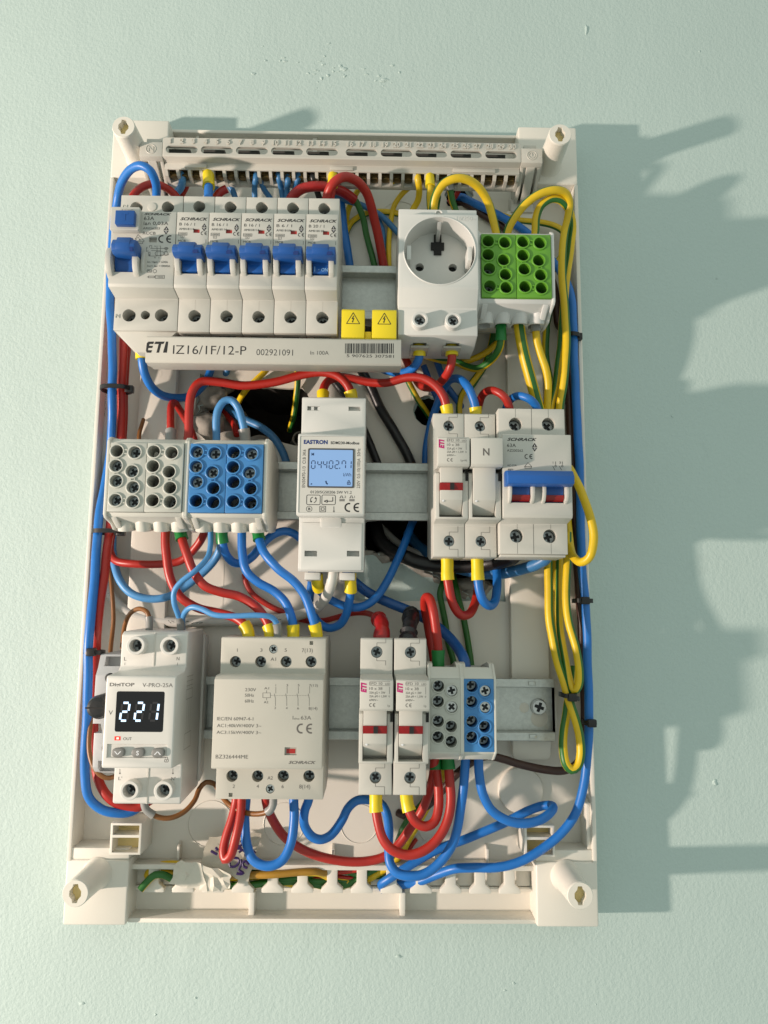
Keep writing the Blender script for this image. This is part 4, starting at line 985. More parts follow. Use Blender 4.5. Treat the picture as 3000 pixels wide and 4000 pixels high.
# ================================================================ isolator
t = thing('isolator_switch', 'two pole isolator switch marked 63A with one wide blue handle', 'isolator switch', (87, RD, 77))
x0, x1 = 68.4, 105.4
cut = MB()
for a, b in ((78.0, 109.2), (96.4, 109.4), (77.7, 46.9), (95.8, 46.9)): cut.cyl(a, b, 3.75, 45, 60, 28)
cut.box(72.6, 82.8, 56.5, 75, 63.2, 80).box(90.6, 100.8, 56.5, 75, 63.2, 80)
part('body', MB().px([(15.2, 42), (30, 38), (49, 37), (56, 37), (56, 53.6), (67.2, 55.2), (68, 56.8), (68, 100.4), (56, 100.0), (56, 118.1), (30, 118), (15.2, 114)], x0, x1), 'grey_plastic', t, bevel=.4, cut=cut)
for a, b in ((78.0, 108.9), (96.4, 109.1), (77.7, 46.7), (95.8, 46.7)): screw(t, a, b, 50.5, 3.5)
tg = part('toggle', MB().px([(58, 63.4), (66, 63.8), (68.6, 67), (69, 72), (66, 78), (58, 79.6)], 72.9, 82.5), 'toggle_blue', t, bevel=.3); tg2 = part('toggle', MB().px([(58, 63.4), (66, 63.8), (68.6, 67), (69, 72), (66, 78), (58, 79.6)], 90.9, 100.5), 'toggle_blue', t, bevel=.3)
for tt_, xa in ((tg, 72.9), (tg2, 90.9)): part('red_band', MB().px([(65, 63.9), (67.2, 64.1), (69.0, 65.8), (69.3, 67.2), (65, 67.2)], xa-.05, xa+9.65), 'red_band', t, under=tt_)
part('handle_bar', MB().px([(66, 71.8), (76, 70.6), (79.5, 71.6), (80, 75.6), (77.5, 78.6), (72, 79.6), (66, 79.4)], 69.0, 103.6), 'handle_blue', t, bevel=.5)
for a, b in ((71.0, 72.5), (82.9, 84.6), (88.8, 90.5), (100.9, 102.6)): part('toggle_guard', ear(a, b, 61.8, 78.6, 66.5, 73.0), 'grey_plastic', t, bevel=.3)
sm = MB(); d = 56+EPS
for z0_, z1_ in ((113.2, 118), (37.2, 43), (50.8, 53.8)):
    for x in (78.0, 96.3): sm.line((x, z0_), (x, z1_), .15, d)
sm.line((86.8, 37.2), (86.8, 53.8), .25, d); sm.line((86.9, 100.2), (86.9, 118), .25, d)
part('moulding_seams', sm, 'ink_grey', t, recalc=False)
part('clamp_row', MB().box(69, 104.5, 38, 54.5, 35.6, 36.9), 'grey_plastic', t, bevel=.3)
ink = MB(); wh = MB(); d = 68+EPS
tz(ink, 'SCHRACK', 'E', 785, 1060, 408, 380, d, shear=.35, bold=.03); tz(ink, '63A', 'E', 783, 865, 465, 434, d); tz(ink, 'AZ200262', 'E', 783, 930, 508, 486, d); tz(ink, 'AC-22A', 'E', 785, 872, 643, 626, d); tz(ink, '400V~', 'E', 788, 850, 682, 666, d)
p = Q('E', 1038, 468, d); io_mark(ink, wh, p[0], p[2], 4.8, d); p = Q('E', 945, 576, d); ce_mark(ink, p[0], p[2], 2.7, d)
zl(ink, 'E', [(943, 648), (977, 610), (1012, 648)], .2, d, True); zl(ink, 'E', [(948, 650), (1008, 650), (1008, 663), (948, 663)], .2, d, True)
for a, s in ((1232, '1'), (1294, '3')):
    zl(ink, 'E', [(a, 600), (a, 630)], .25, d); p = Q('E', a, 643, d); ink.poly(arc(p[0], p[2], .45, 0, 360, 10), .25, d); zl(ink, 'E', [(a-26, 642), (a-6, 680)], .25, d); tz(ink, s, 'E', a-28, a-28+(8 if s == '1' else 14), 620, 600, d)
part('printed_marks', ink, 'ink', t, recalc=False); part('symbol_cutouts', wh, 'ink_white', t, recalc=False)

# ================================================================ voltage relay with its display
t = thing('voltage_relay', 'white voltage relay with glowing digital readout 221 and three grey buttons', 'relay', (-117, RD, -50))
x0, x1 = -134.6, -99.3
prof = [(15.2, -88), (22, -94), (48, -95.4), (50, -94.6), (50, -75.2), (51.5, -74.4), (69.0, -73.6), (70, -72.6), (70, -29.2), (69, -28.2), (53, -27.0), (50, -24.5), (50, -8.0), (47.5, -6.2), (24, -5.0), (15.2, -9)]
cut = MB().pd(rrect(-128.95, -104.75, -55.8, -35.9, 1.0), 68.8, 74)
cut.add([(-132.6, 71, -69.0), (-102.0, 71, -69.0), (-102.0, 71, -61.4), (-132.6, 71, -61.4), (-132.0, 69.1, -68.0), (-102.6, 69.1, -68.0), (-102.6, 69.1, -62.0), (-132.0, 69.1, -62.0)],
        [(0, 1, 2, 3), (4, 7, 6, 5), (0, 4, 5, 1), (1, 5, 6, 2), (2, 6, 7, 3), (3, 7, 4, 0)])
for a, b in ((-125.2, -13.6), (-107.4, -13.6), (-124.5, -87.3), (-107.0, -87.3)): cut.cyl(a, b, 3.4, 36, 58, 28)
part('body', MB().px(prof, x0, x1), 'relay_plastic', t, bevel=.8, seg=3, cut=cut)
part('pole_gap', MB().box(-117.2, -116.5, 49, 50.4, -28, -6.8), 'label_silver', t); part('pole_gap', MB().box(-117.2, -116.5, 49, 50.4, -95, -76), 'label_silver', t)
for a, b in ((-125.2, -13.6), (-107.4, -13.6), (-124.5, -87.3), (-107.0, -87.3)):
    part('screw_collar', MB().ring(a, b, 3.3, 4.9, 47, 55.6, 32), 'relay_plastic', t); screw(t, a, b, 49.5, 3.2)
sc_ = part('display_window', MB().pd(rrect(-128.9, -104.8, -55.75, -35.95, .9), 68.6, 70.05), 'black_glass', t)
on, off = MB(), MB()
for ch, a in zip('221', (348, 500, 655)):
    p = Q('V', a, 1172, 70.1); q = Q('V', a+92, 985, 70.1); seven(on, off, ch, p[0], p[2], q[0]-p[0]-.2, q[2]-p[2], 1.05, 70.14, .09)
part('lit_segments', on, 'segment_on', t, under=sc_, recalc=False); part('dark_segments', off, 'segment_off', t, under=sc_, recalc=False)
p = Q('V', 290, 1380, 70.1); q = Q('V', 355, 1338, 70.1)
ld_ = part('status_lamp', MB().box(p[0], q[0], 69.7, 70.1, p[2], q[2]), 'led_red', t); part('lamp_core', MB().box(p[0]+1.0, q[0]-.8, 70.1, 70.15, p[2]+.5, q[2]-.5), 'led_hot', t, under=ld_)
for k, a in enumerate((-126.3, -116.4, -106.5)):
    bt = part('button', MB().pd(rrect(a-3.1, a+3.1, -67.9, -63.6, 1.9, 6), 68.6, 71.6), 'button_grey', t, bevel=.45)
    m = MB(); d = 71.65
    if k == 1: put_text(m, 'S', a, -66.9, 2.2, d, align='C', bold=.02)
    else: s = -1 if k == 0 else 1; m.poly([(a-1.5, -65.8-s*.8), (a, -65.8+s*.8), (a+1.5, -65.8-s*.8)], .45, d)
    part('button_symbol', m, 'ink_white', t, under=bt, recalc=False)
ink = MB(); d = 70+EPS
tz(ink, 'DigiTOP', 'V', 240, 500, 810, 774, d, bold=.02); tz(ink, 'V-PRO-25A', 'V', 585, 905, 818, 777, d); tz(ink, 'V', 'V', 228, 272, 1110, 1066, d); tz(ink, 'OUT', 'V', 382, 472, 1378, 1348, d)
p = Q('V', 818, 1608, d); q = Q('V', 858, 1580, d); ink.poly(rrect(p[0], q[0], p[2], q[2], .3), .28, d, True); zl(ink, 'V', [(822, 1570), (826, 1557), (848, 1557), (852, 1580)], .28, d); zl(ink, 'V', [(838, 1588), (838, 1600)], .4, d)
part('printed_marks', ink, 'ink_grey', t, recalc=False)
d = 50+EPS
for (s, a0, a1, bb, bt), pts in zip((('L', 388, 413, 540, 503), ('N', 942, 972, 538, 503), ("L'", 328, 366, 1800, 1766), ("N'", 885, 929, 1803, 1769)),
                                    ([(398, 562), (391, 640)], [(953, 562), (944, 640)], [(344, 1682), (344, 1738)], [(903, 1680), (903, 1738)])):
    ink = MB(); tz(ink, s, 'V', a0, a1, bb, bt, d)
    zl(ink, 'V', pts, .22, d); a, b = pts[1]; zl(ink, 'V', [(a-7, b-14), (a, b), (a+7, b-14)], .3, d)
    part('terminal_marks', ink, 'ink_grey', t, recalc=False)
sd = MB(); xs = x1+EPS
def sline(p, q, w=.3):
    (d0, z0), (d1, z1) = p, q; l = math.hypot(d1-d0, z1-z0); nx, nz = -(z1-z0)/l*w/2, (d1-d0)/l*w/2
    sd.add([(xs, d0+nx, z0+nz), (xs, d1+nx, z1+nz), (xs, d1-nx, z1-nz), (xs, d0-nx, z0-nz)], [(0, 1, 2, 3)])
for dd_ in (46, 43, 40): sline((dd_, -60), (dd_, -42), .22); sline((dd_, -37), (dd_, -30), .22)
for zz in (-30, -32.5, -35): sline((38, zz), (48, zz), .3)
for za, zb_ in ((-42, -37), (-68, -60)): sline((38, za), (48, za)); sline((38, zb_), (48, zb_)); sline((38, za), (38, zb_)); sline((48, za), (48, zb_))
part('side_diagram', sd, 'ink_pale', t, recalc=False)
part('side_skirt', MB().px([(15.2, -88), (24, -91), (24, -8), (15.2, -9)], x1-.02, x1+1.6), 'relay_plastic', t, bevel=.4)

# fuse terminal behind the relay
t = thing('fuse_terminal', 'slim grey fuse terminal with a round black cap half hidden behind the voltage relay', 'fuse terminal', (-144, RD, -50))
x0, x1 = -150.2, -137.4
cut = MB().box(x0+3.4, x1+2, 36.5, 46, -25.4, -20.2).cyl(-142.4, -31.5, 2.7, 36, 48, 24).cyl(-142.6, -38.2, 1.4, 36, 48, 20).box(x0+3.0, x1+2, 36.5, 46, -81.6, -75.5).cyl(-142.8, -69.0, 2.7, 36, 48, 24).box(x0-2, x0+4.5, 20, 46, -61.0, -55.6)
part('body', MB().px([(15.2, -82), (38, -83), (41.5, -79), (42, -68), (42, -60), (44, -56), (44, -30), (42, -26), (40, -19.0), (15.2, -18)], x0, x1), 'fuse_terminal', t, bevel=.6, cut=cut)
screw(t, -142.4, -31.5, 39, 2.5); screw(t, -142.8, -69.0, 38.5, 2.5)
n = 32; vs = []; fs = []; pr_ = [(42, 6.4), (54, 6.2), (57.4, 5.2), (58.4, 3.6), (58.6, .01)]
for dd_, rr_ in pr_: vs += [(-143.0+rr_*math.cos(2*math.pi*i/n), dd_, -45.6+rr_*math.sin(2*math.pi*i/n)) for i in range(n)]
for k in range(len(pr_)-1): fs += [(k*n+i, k*n+(i+1) % n, (k+1)*n+(i+1) % n, (k+1)*n+i) for i in range(n)]
fs.append(list(range(n)))
kn = part('fuse_cap', MB().add(vs, fs), 'tie_black', t); part('cap_slot', MB().box(-148.5, -137.5, 58.0, 58.75, -46.0, -45.2), 'dark_void', t, under=kn)

# ================================================================ contactor
t = thing('contactor', 'wide grey four pole modular contactor with printed circuit diagram', 'contactor', (-53, RD, -50))
x0, x1 = -81.2, -25.0
prof = [(15.2, -88), (28, -92.6), (50, -92.4), (50, -74.8), (63.5, -74.6), (64, -74.0), (64, -30.0), (60.5, -28.2), (50, -27.8), (50, -9.4), (49.4, -8.8), (28, -8.0), (15.2, -12)]
cut = MB()
BIG = [(-73.3, -21.8), (-59.8, -21.7), (-46.2, -21.6), (-32.8, -21.5), (-72.9, -80.8), (-59.5, -80.8), (-46.1, -80.7), (-32.6, -80.6)]
for a, b in BIG: cut.cyl(a, b, 3.0, 38, 56, 26)
for a, b in ((-53.1, -15.0), (-52.7, -87.2)): cut.cyl(a, b, 2.35, 42, 56, 24)
cut.box(-33.8, -31.9, 48, 52, -12.6, -10.6).box(-74.3, -72.3, 48, 52, -91.3, -89.3); 
p = Q('z5', 1260, 898, 64); q = Q('z5', 1326, 856, 64); cut.box(p[0], q[0], 62.2, 66, p[2], q[2])
part('body', MB().px(prof, x0, x1), 'contactor_plastic', t, bevel=.4, cut=cut)
part('indicator_window', MB().box(p[0]+.1, q[0]-.1, 61.8, 62.9, p[2]+.1, q[2]-.1), 'clear_plastic', t); part('indicator_flag', MB().box(p[0]+.8, q[0]-.8, 62.9, 63.0, p[2]+.7, q[2]-.9), 'red_flag', t)
for a, b in BIG: screw(t, a, b, 45.5, 2.85)
for a, b in ((-53.1, -15.0), (-52.7, -87.2)): screw(t, a, b, 49.2, 2.2, 'screw_bright')
ink = MB(); d = 64+EPS
for s, a0, a1, bb, bt in (('230V', 1047, 1106, 553, 536), ('50Hz', 1046, 1095, 583, 566), ('60Hz', 1046, 1094, 614, 597), ('A1', 1150, 1176, 543, 531), ('A2', 1148, 1172, 618, 606), ('1', 1210, 1215, 527, 515), ('3', 1270, 1279, 527, 515), ('5', 1332, 1341, 527, 515), ('7(13)', 1393, 1440, 528, 515),
        ('2', 1205, 1214, 649, 637), ('4', 1267, 1276, 650, 638), ('6', 1328, 1338, 651, 639), ('8(14)', 1390, 1437, 653, 638), ('IEC/EN 60947-4-1', 896, 1091, 710, 692), ('AC1:40kW/400V 3~', 895, 1135, 747, 729), ('AC3:15kW/400V 3~', 893, 1134, 783, 766),
        ('I', 1304, 1307, 706, 686), ('the', 1311, 1340, 706, 696), ('63A', 1348, 1404, 706, 686), ('BZ326444ME', 888, 1063, 916, 896)): tz(ink, s, 'z5', a0, a1, bb, bt, d)
tz(ink, 'SCHRACK', 'z5', 1282, 1430, 945, 929, d, shear=.35, bold=.03)
p = Q('z5', 1324, 782, d); ce_mark(ink, p[0], p[2], 5.1, d)
zl(ink, 'z5', [(1143, 562), (1184, 562), (1184, 588), (1143, 588)], .2, d, True); zl(ink, 'z5', [(1163, 548), (1163, 562)], .18, d); zl(ink, 'z5', [(1163, 588), (1163, 602)], .18, d)
for a in (1213, 1274, 1335, 1396):
    zl(ink, 'z5', [(a, 530), (a, 565)], .18, d); zl(ink, 'z5', [(a-8, 566), (a-2, 592)], .2, d); zl(ink, 'z5', [(a-2, 592), (a-2, 632)], .18, d)
for k in range(24): zl(ink, 'z5', [(1186+k*8.8, 576), (1191+k*8.8, 576)], .16, d)
d = 50+EPS
for s, a0, a1, bb, bt in (('1', 1001, 1008, 340, 322), ('3', 1128, 1140, 340, 322), ('5', 1260, 1272, 340, 322), ('7(13)', 1353, 1412, 342, 322), ('A1', 1184, 1213, 389, 371), ('2', 979, 991, 1076, 1058), ('4', 1108, 1121, 1076, 1058), ('6', 1243, 1255, 1077, 1059), ('8(14)', 1339, 1398, 1079, 1058), ('A2', 1167, 1196, 1031, 1013)):
    tz(ink, s, 'z5', a0, a1, bb, bt, d)
part('printed_marks', ink, 'ink_grey', t, recalc=False)

XF = None
# ================================================================ wires; points are (u, v) of the photo at 1659 px width plus the distance off the wall in mm
def hash_(s): return sum((i+1)*ord(c) for i, c in enumerate(s))
GY = [(40, 200, 1)]
def conv(zn):
    x0, y0, s = ZONE[zn]
    return lambda a, b: ((x0+s*a)/SP, (y0+s*b)/SP)
def pts_of(spec):
    out = []; zn = None
    for it in spec:
        if isinstance(it, str): zn = it; continue
        a, b, d = it
        if zn is None and b < 373 and 24 < d <= 31: d = 24
        out.append(Q(zn, a, b, FD(d)) if zn else P(a, b, FD(d)))
    return out
FER = {'y': ('ferrule_yellow', 9.0), 'g': ('ferrule_green', 7.5), 's': ('ferrule_grey', 8.5)}
def wire(label, color, r, spec, f0=None, f1=None, name='wire', cat='wire', group=None, phi=0.0, twist=0.0, sect=None, n=14, fl=None, step=1.6, extras=None):
    """f0 / f1: ferrule kind at the first / last point"""
    pts = pts_of(spec); path = smooth_path(pts, step)
    path = [path[0]]+[p for q, p in zip(path, path[1:]) if (Vector(p)-Vector(q)).length > .05]
    def off(p):                           # keep clear of the back panel, and pass behind the rails
        x, dd, z = p
        if 3 < dd < 3.7+r: dd = 3.7+r
        if any(abs(z-zr) < 18.5 for zr in (202.0, 77.0, -49.2)) and 3 < dd < 16: dd = min(dd, 10.2-r)
        return (x, dd, z)
    path = [off(p) for p in path]
    for _ in range(3): path = [path[0]]+[(b[0], (a_[1]+2*b[1]+c[1])/4, b[2]) for a_, b, c in zip(path, path[1:], path[2:])]+[path[-1]]
    rn = random.Random(hash_(label)); ph = [rn.uniform(0, 6.28) for _ in range(6)]; L = 0.0; q_ = []
    for i, p in enumerate(path):          # hand-bent wire is never a clean curve
        if i: L += (Vector(p)-Vector(path[i-1])).length
        e = min(1, i/6, (len(path)-1-i)/6)*min(.30, r*.11)
        q_.append((p[0]+e*(math.sin(L/11.3+ph[0])+.35*math.sin(L/4.1+ph[1])), p[1]+e*.6*math.sin(L/8.1+ph[4]), p[2]+e*(math.sin(L/10.7+ph[2])+.35*math.sin(L/4.7+ph[3]))))
    path = q_
    mats = [color]
    if color == 'gy': mats = ['wire_yellow', 'wire_green']; sect = sect or GY
    mb = MB().tube(path, r, n, sect=sect, phi=phi, twist=twist)
    base = path[0]
    if f0 is None and f1 is None and not extras:
        return single(name, mb, mats, label, cat, base, group, smooth=60)
    t = thing(name, label, cat, base, group)
    part('insulation', mb, mats, t, smooth=60)
    for k, pth in ((f0, path), (f1, path[::-1])):
        if not k: continue
        m, L = FER[k]; L = fl or L
        sub = []; acc = 0
        for p, q in zip(pth, pth[1:]):
            sub.append(p); acc += (Vector(q)-Vector(p)).length
            if acc >= L: sub.append(q); break
        if len(sub) < 2: sub = pth[:2]
        rr = r*1.22+.35
        part('ferrule_sleeve', MB().tube(sub, rr, 22, rf=lambda k_, q_: q_*(1+.05*(k_ > .75)+.03*(k_ > .9))), m, t)
    if extras: extras(t, path)
    return t

# ---- left side
wire('blue wire looping over the residual current device and down the left wall', 'wire_blue', 2.48,
     [(338, 450, 36), (338, 425, 36), (334, 392, 44), (323, 369, 48), (306, 359, 48), (282, 367, 44), (264, 393, 38), (255, 425, 32), (247, 470, 28), (240, 560, 26), (238.6, 641, 27), (241, 741, 29), (243, 814, 29), (243, 894, 26), (239, 960, 20), (228, 1040, 19), (219, 1086, 24), (213, 1134, 28), (206, 1214, 33), (200, 1294, 37), (195, 1352, 39), (190, 1452, 38), (186, 1592, 34), (184.6, 1672, 32), (192.6, 1724, 31), (218, 1749, 30), (250, 1757, 29), (283, 1753, 27), (310, 1735, 26)])
wire('thick red wire running down the left wall beside the blue one', 'wire_red', 2.56,
     [(268, 640, 24), (266, 741, 25), (265, 814, 25), (263, 894, 22), (260, 960, 18), (250, 1050, 18), (239, 1134, 26), (230, 1194, 30), (220, 1274, 34), (213, 1334, 35), (209, 1392, 34), (204, 1470, 28), (203, 1560, 24), (206, 1640, 25), (216, 1692, 28), (236, 1724, 29), (262, 1738, 28), (298, 1743, 27), (330, 1725, 26)])
wire('second red wire behind the thick red one at the left wall', 'wire_red', 2.3,
     [(280, 640, 16), (277, 741, 17), (272, 790, 18), (268, 850, 16), (266, 930, 13), (262, 1000, 12), (250, 1080, 12), (240, 1150, 12), (238, 1190, 14), (250, 1210, 18), (286, 1218, 22), (338, 1220, 22), (390, 1211, 22), (422, 1182, 25), (441, 1150, 28), (448, 1125, 30)])
wire('pale blue wire sagging below the grey terminal block', 'wire_light_blue', 2.3,
     [(262, 960, 10), (250, 1080, 10), (243, 1170, 11), (246, 1218, 14), (258, 1254, 18), (286, 1283, 20), (326, 1293, 20), (366, 1287, 20), (414, 1258, 21), (454, 1221, 22), (474, 1188, 24), (484, 1140, 30)])
wire('thin brown wire stub standing behind the grey terminal block', 'wire_brown', 1.2, [(300, 965, 20), (301, 940, 18), (306, 920, 15), (310, 906, 12)])
wire('thin brown wire dropping into the slim fuse terminal', 'wire_brown', 1.25,
     [(232, 1140, 10), (236, 1218, 14), (241, 1270, 18), (245, 1332, 20), (242.6, 1372, 22), (239, 1410, 27), (238, 1440, 30)])
wire('brown wire looping into the L terminal of the voltage relay', 'wire_brown', 1.3,
     [(322, 1366, 36), (322, 1340, 38), (318, 1324, 38), (300, 1315, 34), (281, 1326, 30), (271, 1348, 27), (267, 1372, 24), (264, 1400, 22)], f0='s', fl=7.5)
wire('brown wire bulging out left of the fuse terminal', 'wire_brown', 1.25,
     [(214, 1520, 30), (200, 1545, 34), (193, 1592, 36), (195, 1632, 37), (207, 1664, 38), (227, 1680, 38), (245, 1678, 36), (265, 1660, 30)])
wire('brown wire swinging from the relay bottom to the contactor bottom', 'wire_brown', 1.4,
     [(311, 1732, 34), (315, 1748, 34), (339, 1764, 33), (367, 1766, 32), (399, 1752, 30), (421, 1728, 28), (431, 1704, 26), (445, 1690, 25), (463, 1693, 25), (476, 1712, 28), (485, 1728, 32), (503, 1744, 36), (535, 1756, 39), (563, 1757, 41), (583, 1750, 43), (590, 1736, 44), (590, 1716, 44)], f0='s', f1='s', fl=9)
# ---- thin light blue control wires
wire('thin light blue wire from the blue terminal block to the voltage relay top', 'wire_light_blue', 1.5,
     [(455, 1120, 36), (455, 1144, 36), (455, 1178, 37), (448, 1206, 40), (422, 1234, 44), (390, 1258, 44), (376, 1278, 43), (376, 1302, 42), (386, 1332, 39), (390, 1345, 37), (391, 1362, 36)], f1='s', fl=7.5)
wire('thin light blue wire from the voltage relay to the contactor top', 'wire_light_blue', 1.5,
     [(394, 1362, 36), (394, 1340, 37), (397, 1328, 40), (404, 1317, 42), (418, 1311, 44), (438, 1316, 45), (462, 1327, 46), (506, 1331, 47), (558, 1330, 47), (586, 1334, 46), (597, 1346, 45), (600, 1360, 44), (600, 1382, 43)], f1='s', fl=9)
# ---- grey and blue blocks to the contactor
wire('red wire from the grey terminal block curving to contactor terminal 1', 'wire_red', 2.48,
     [(357, 1120, 36), (358, 1144, 36), (359, 1194, 36), (366, 1246, 36), (389, 1289, 36), (426, 1312, 36), (470, 1322, 36), (506, 1334, 38), (528, 1350, 40), (536, 1366, 41), (537, 1388, 41)], f1='y')
wire('red wire with green sleeve from the grey terminal block to contactor terminal 3', 'wire_red', 2.48,
     [(388, 1138, 36), (390, 1150, 36), (393, 1164, 37), (402, 1194, 39), (418, 1238, 40), (442, 1266, 40), (478, 1280, 39), (518, 1288, 38), (553, 1309, 39), (574, 1338, 40), (583, 1364, 41), (584, 1388, 41)], f0='g', f1='y')
wire('blue wire from the blue terminal block curving to contactor terminal 5', 'wire_blue', 2.43,
     [(521, 1120, 36), (522, 1144, 36), (523, 1194, 37), (532, 1232, 38), (557, 1258, 38), (593, 1278, 38), (617, 1301, 39), (629, 1334, 41), (633, 1364, 41), (633, 1388, 41)], f1='y')
wire('blue wire with green sleeve curving to contactor terminal 7', 'wire_blue', 2.43,
     [(554, 1138, 36), (557, 1150, 36), (560, 1166, 37), (570, 1194, 40), (598, 1226, 42), (634, 1254, 42), (658, 1286, 42), (674, 1326, 42), (683, 1362, 41), (685, 1388, 41)], f0='g', f1='y')
wire('blue wire with green sleeve turning up behind the energy meter', 'wire_blue', 2.43,
     [(478, 1138, 36), (479, 1150, 36), (480, 1166, 36), (486, 1194, 34), (502, 1213, 31), (522, 1216, 28), (543, 1205, 26), (566, 1178, 24), (590, 1157, 22), (618, 1148, 20), (646, 1160, 19), (665, 1190, 18), (672, 1230, 18), (672, 1262, 19), (668, 1300, 20)], f0='g')
# ---- above the blocks
wire('short red wire hooped behind the grey terminal block with a grey sleeve', 'wire_red', 2.1,
     [(367, 962, 38), (368, 936, 36), (368, 900, 32), (371, 874, 28), (379, 870, 24), (388, 884, 20), (402, 908, 16), (416, 938, 14), (424, 970, 14)], f0='s', fl=9)
wire('long red wire arching from the grey terminal block to the top of the energy meter', 'wire_red', 2.48,
     [(404, 965, 38), (406, 940, 38), (408, 894, 38), (416, 847, 38), (433, 827, 38), (478, 826, 37), (526, 832, 36), (586, 826, 36), (646, 812, 37), (698, 805, 39), (730, 812, 40), (750, 830, 40), (760, 858, 39), (761, 885, 38)], f1='y')
wire('red wire from the energy meter top running across to the two pole fuse holder', 'wire_red', 2.48,
     [(697, 885, 36), (697, 858, 36), (700, 838, 34), (714, 821, 30), (738, 816, 29), (760, 819, 29), (796, 826, 30), (836, 826, 32), (880, 815, 35), (912, 816, 37), (940, 832, 38), (958, 855, 38), (966, 884, 37), (967, 915, 37)], f0='y', f1='y')
wire('red wire from the power socket bending back under the busbar cover', 'wire_red', 2.48,
     [(973, 735, 42), (975, 755, 42), (975, 775, 42), (970, 798, 40), (956, 821, 34), (936, 835, 26), (912, 834, 18), (896, 814, 12), (880, 785, 8), (866, 750, 8)], f0='y')
wire('blue wire from the power socket swinging under the busbar cover', 'wire_blue', 2.48,
     [(903, 735, 42), (905, 755, 42), (904, 775, 41), (892, 796, 36), (868, 807, 30), (840, 802, 24), (820, 791, 18), (800, 765, 14)], f0='y')
wire('light blue wire hooped over the blue terminal block with a grey sleeve', 'wire_light_blue', 2.2,
     [(467, 970, 34), (467, 946, 34), (467, 914, 35), (472, 884, 36), (485, 867, 36), (500, 865, 36), (515, 882, 36), (524, 912, 36), (529, 942, 35), (530, 966, 35)], f1='s', fl=9)
wire('dark blue wire leaving the broken hole beside the blue terminal block', 'wire_mid_blue', 2.4,
     [(490, 880, -14), (515, 900, -4), (536, 911, 5), (562, 922, 9), (589, 942, 9), (608, 970, 7), (619, 1000, 5), (624, 1040, 4)])
wire('red wire end showing inside the broken hole', 'wire_red', 2.0, [(455, 878, -28), (478, 885, -16), (495, 902, -8), (506, 918, -2), (512, 940, 2)])
wire('yellow and green wire slanting into the broken hole', 'gy', 1.9, [(590, 770, 10), (578, 794, 9), (552, 821, 7), (527, 850, 2), (514, 872, -8), (505, 890, -22)], phi=60)
wire('yellow and green wire hanging straight into the broken hole', 'gy', 1.9, [(641, 760, 10), (642, 794, 9), (642, 834, 7), (638, 874, 0), (633, 905, -6), (626, 930, -18)], phi=-90, twist=60)
wire('blue wire drooping from the residual current device with a yellow sleeve', 'wire_blue', 2.43,
     [(303, 738, 42), (305, 755, 42), (306, 775, 42), (312, 805, 40), (326, 834, 36), (350, 854, 30), (380, 860, 24), (410, 855, 18), (436, 835, 12), (452, 805, 8), (460, 770, 8)], f0='y')
wire('grey blue wire dropping into the broken hole behind the busbar cover', 'wire_mid_blue', 2.0, [(500, 770, 6), (492, 800, 4), (480, 830, -6), (462, 850, -16)])
wire('black cable slanting down behind the energy meter', 'wire_black', 2.5, [(690, 765, 6), (704, 794, 6), (723, 826, 6), (747, 856, 6), (775, 905, 6), (796, 950, 6), (817, 1002, 5), (828, 1040, 4)])
wire('thick black cable slanting down to the right of the energy meter', 'wire_black', 3.0, [(765, 765, 7), (778, 792, 7), (800, 832, 7), (820, 878, 7), (851, 934, 7), (875, 974, 6), (889, 1006, 5), (900, 1050, 2)])
wire('red jumper hooped between the fuse holder and the isolator', 'wire_red', 2.34, [(1105, 915, 35), (1101, 880, 36), (1091, 858, 38), (1074, 845, 37), (1055, 843, 33), (1040, 856, 28), (1033, 880, 24), (1032, 910, 22)])
wire('blue jumper hooped into the top of the isolator', 'wire_blue', 2.34, [(1166, 915, 35), (1158, 880, 36), (1143, 861, 38), (1124, 854, 36), (1106, 860, 30), (1094, 880, 24), (1088, 910, 20)])
wire('blue wire with yellow sleeve arching from the fuse holder N pole down behind the rail', 'wire_blue', 2.43,
     [(1027, 915, 37), (1027, 886, 37), (1024, 868, 38), (1015, 842, 38), (1001, 824, 35), (984, 818, 30), (968, 825, 24), (955, 845, 18), (941, 880, 13), (929, 922, 9), (922, 966, 6), (920, 1010, 4), (915, 1060, 2), (900, 1105, 0), (889, 1130, 2), (879, 1162, 8), (856, 1218, 16), (832, 1262, 22), (808, 1294, 26), (780, 1310, 28), (752, 1312, 28), (728, 1304, 28), (705, 1290, 30), (690, 1272, 34), (686, 1258, 37), (685, 1240, 38)], f0='y', f1='y')
# ---- small wires around the round hole above the fuse holder
wire('dark blue wire behind the red one above the fuse holder', 'wire_dark_blue', 2.0, [(915, 790, 10), (925, 815, 10), (938, 845, 8), (955, 880, 3), (968, 900, -8)])
wire('blue wire crossing down to the round hole above the fuse holder', 'wire_dark_blue', 2.1, [(944, 780, 10), (950, 800, 10), (962, 830, 10), (985, 862, 6), (1000, 885, 0), (1008, 905, -8)])
wire('green and yellow wire dropping towards the round hole', 'gy', 1.9, [(880, 820, 12), (890, 840, 11), (905, 866, 8), (925, 895, -2), (935, 915, -12)], phi=120)
wire('green and yellow wire curving in front of the round hole', 'gy', 1.9, [(1042, 795, 14), (1020, 826, 12), (1000, 850, 9), (992, 880, 5), (993, 920, 2)], phi=120)
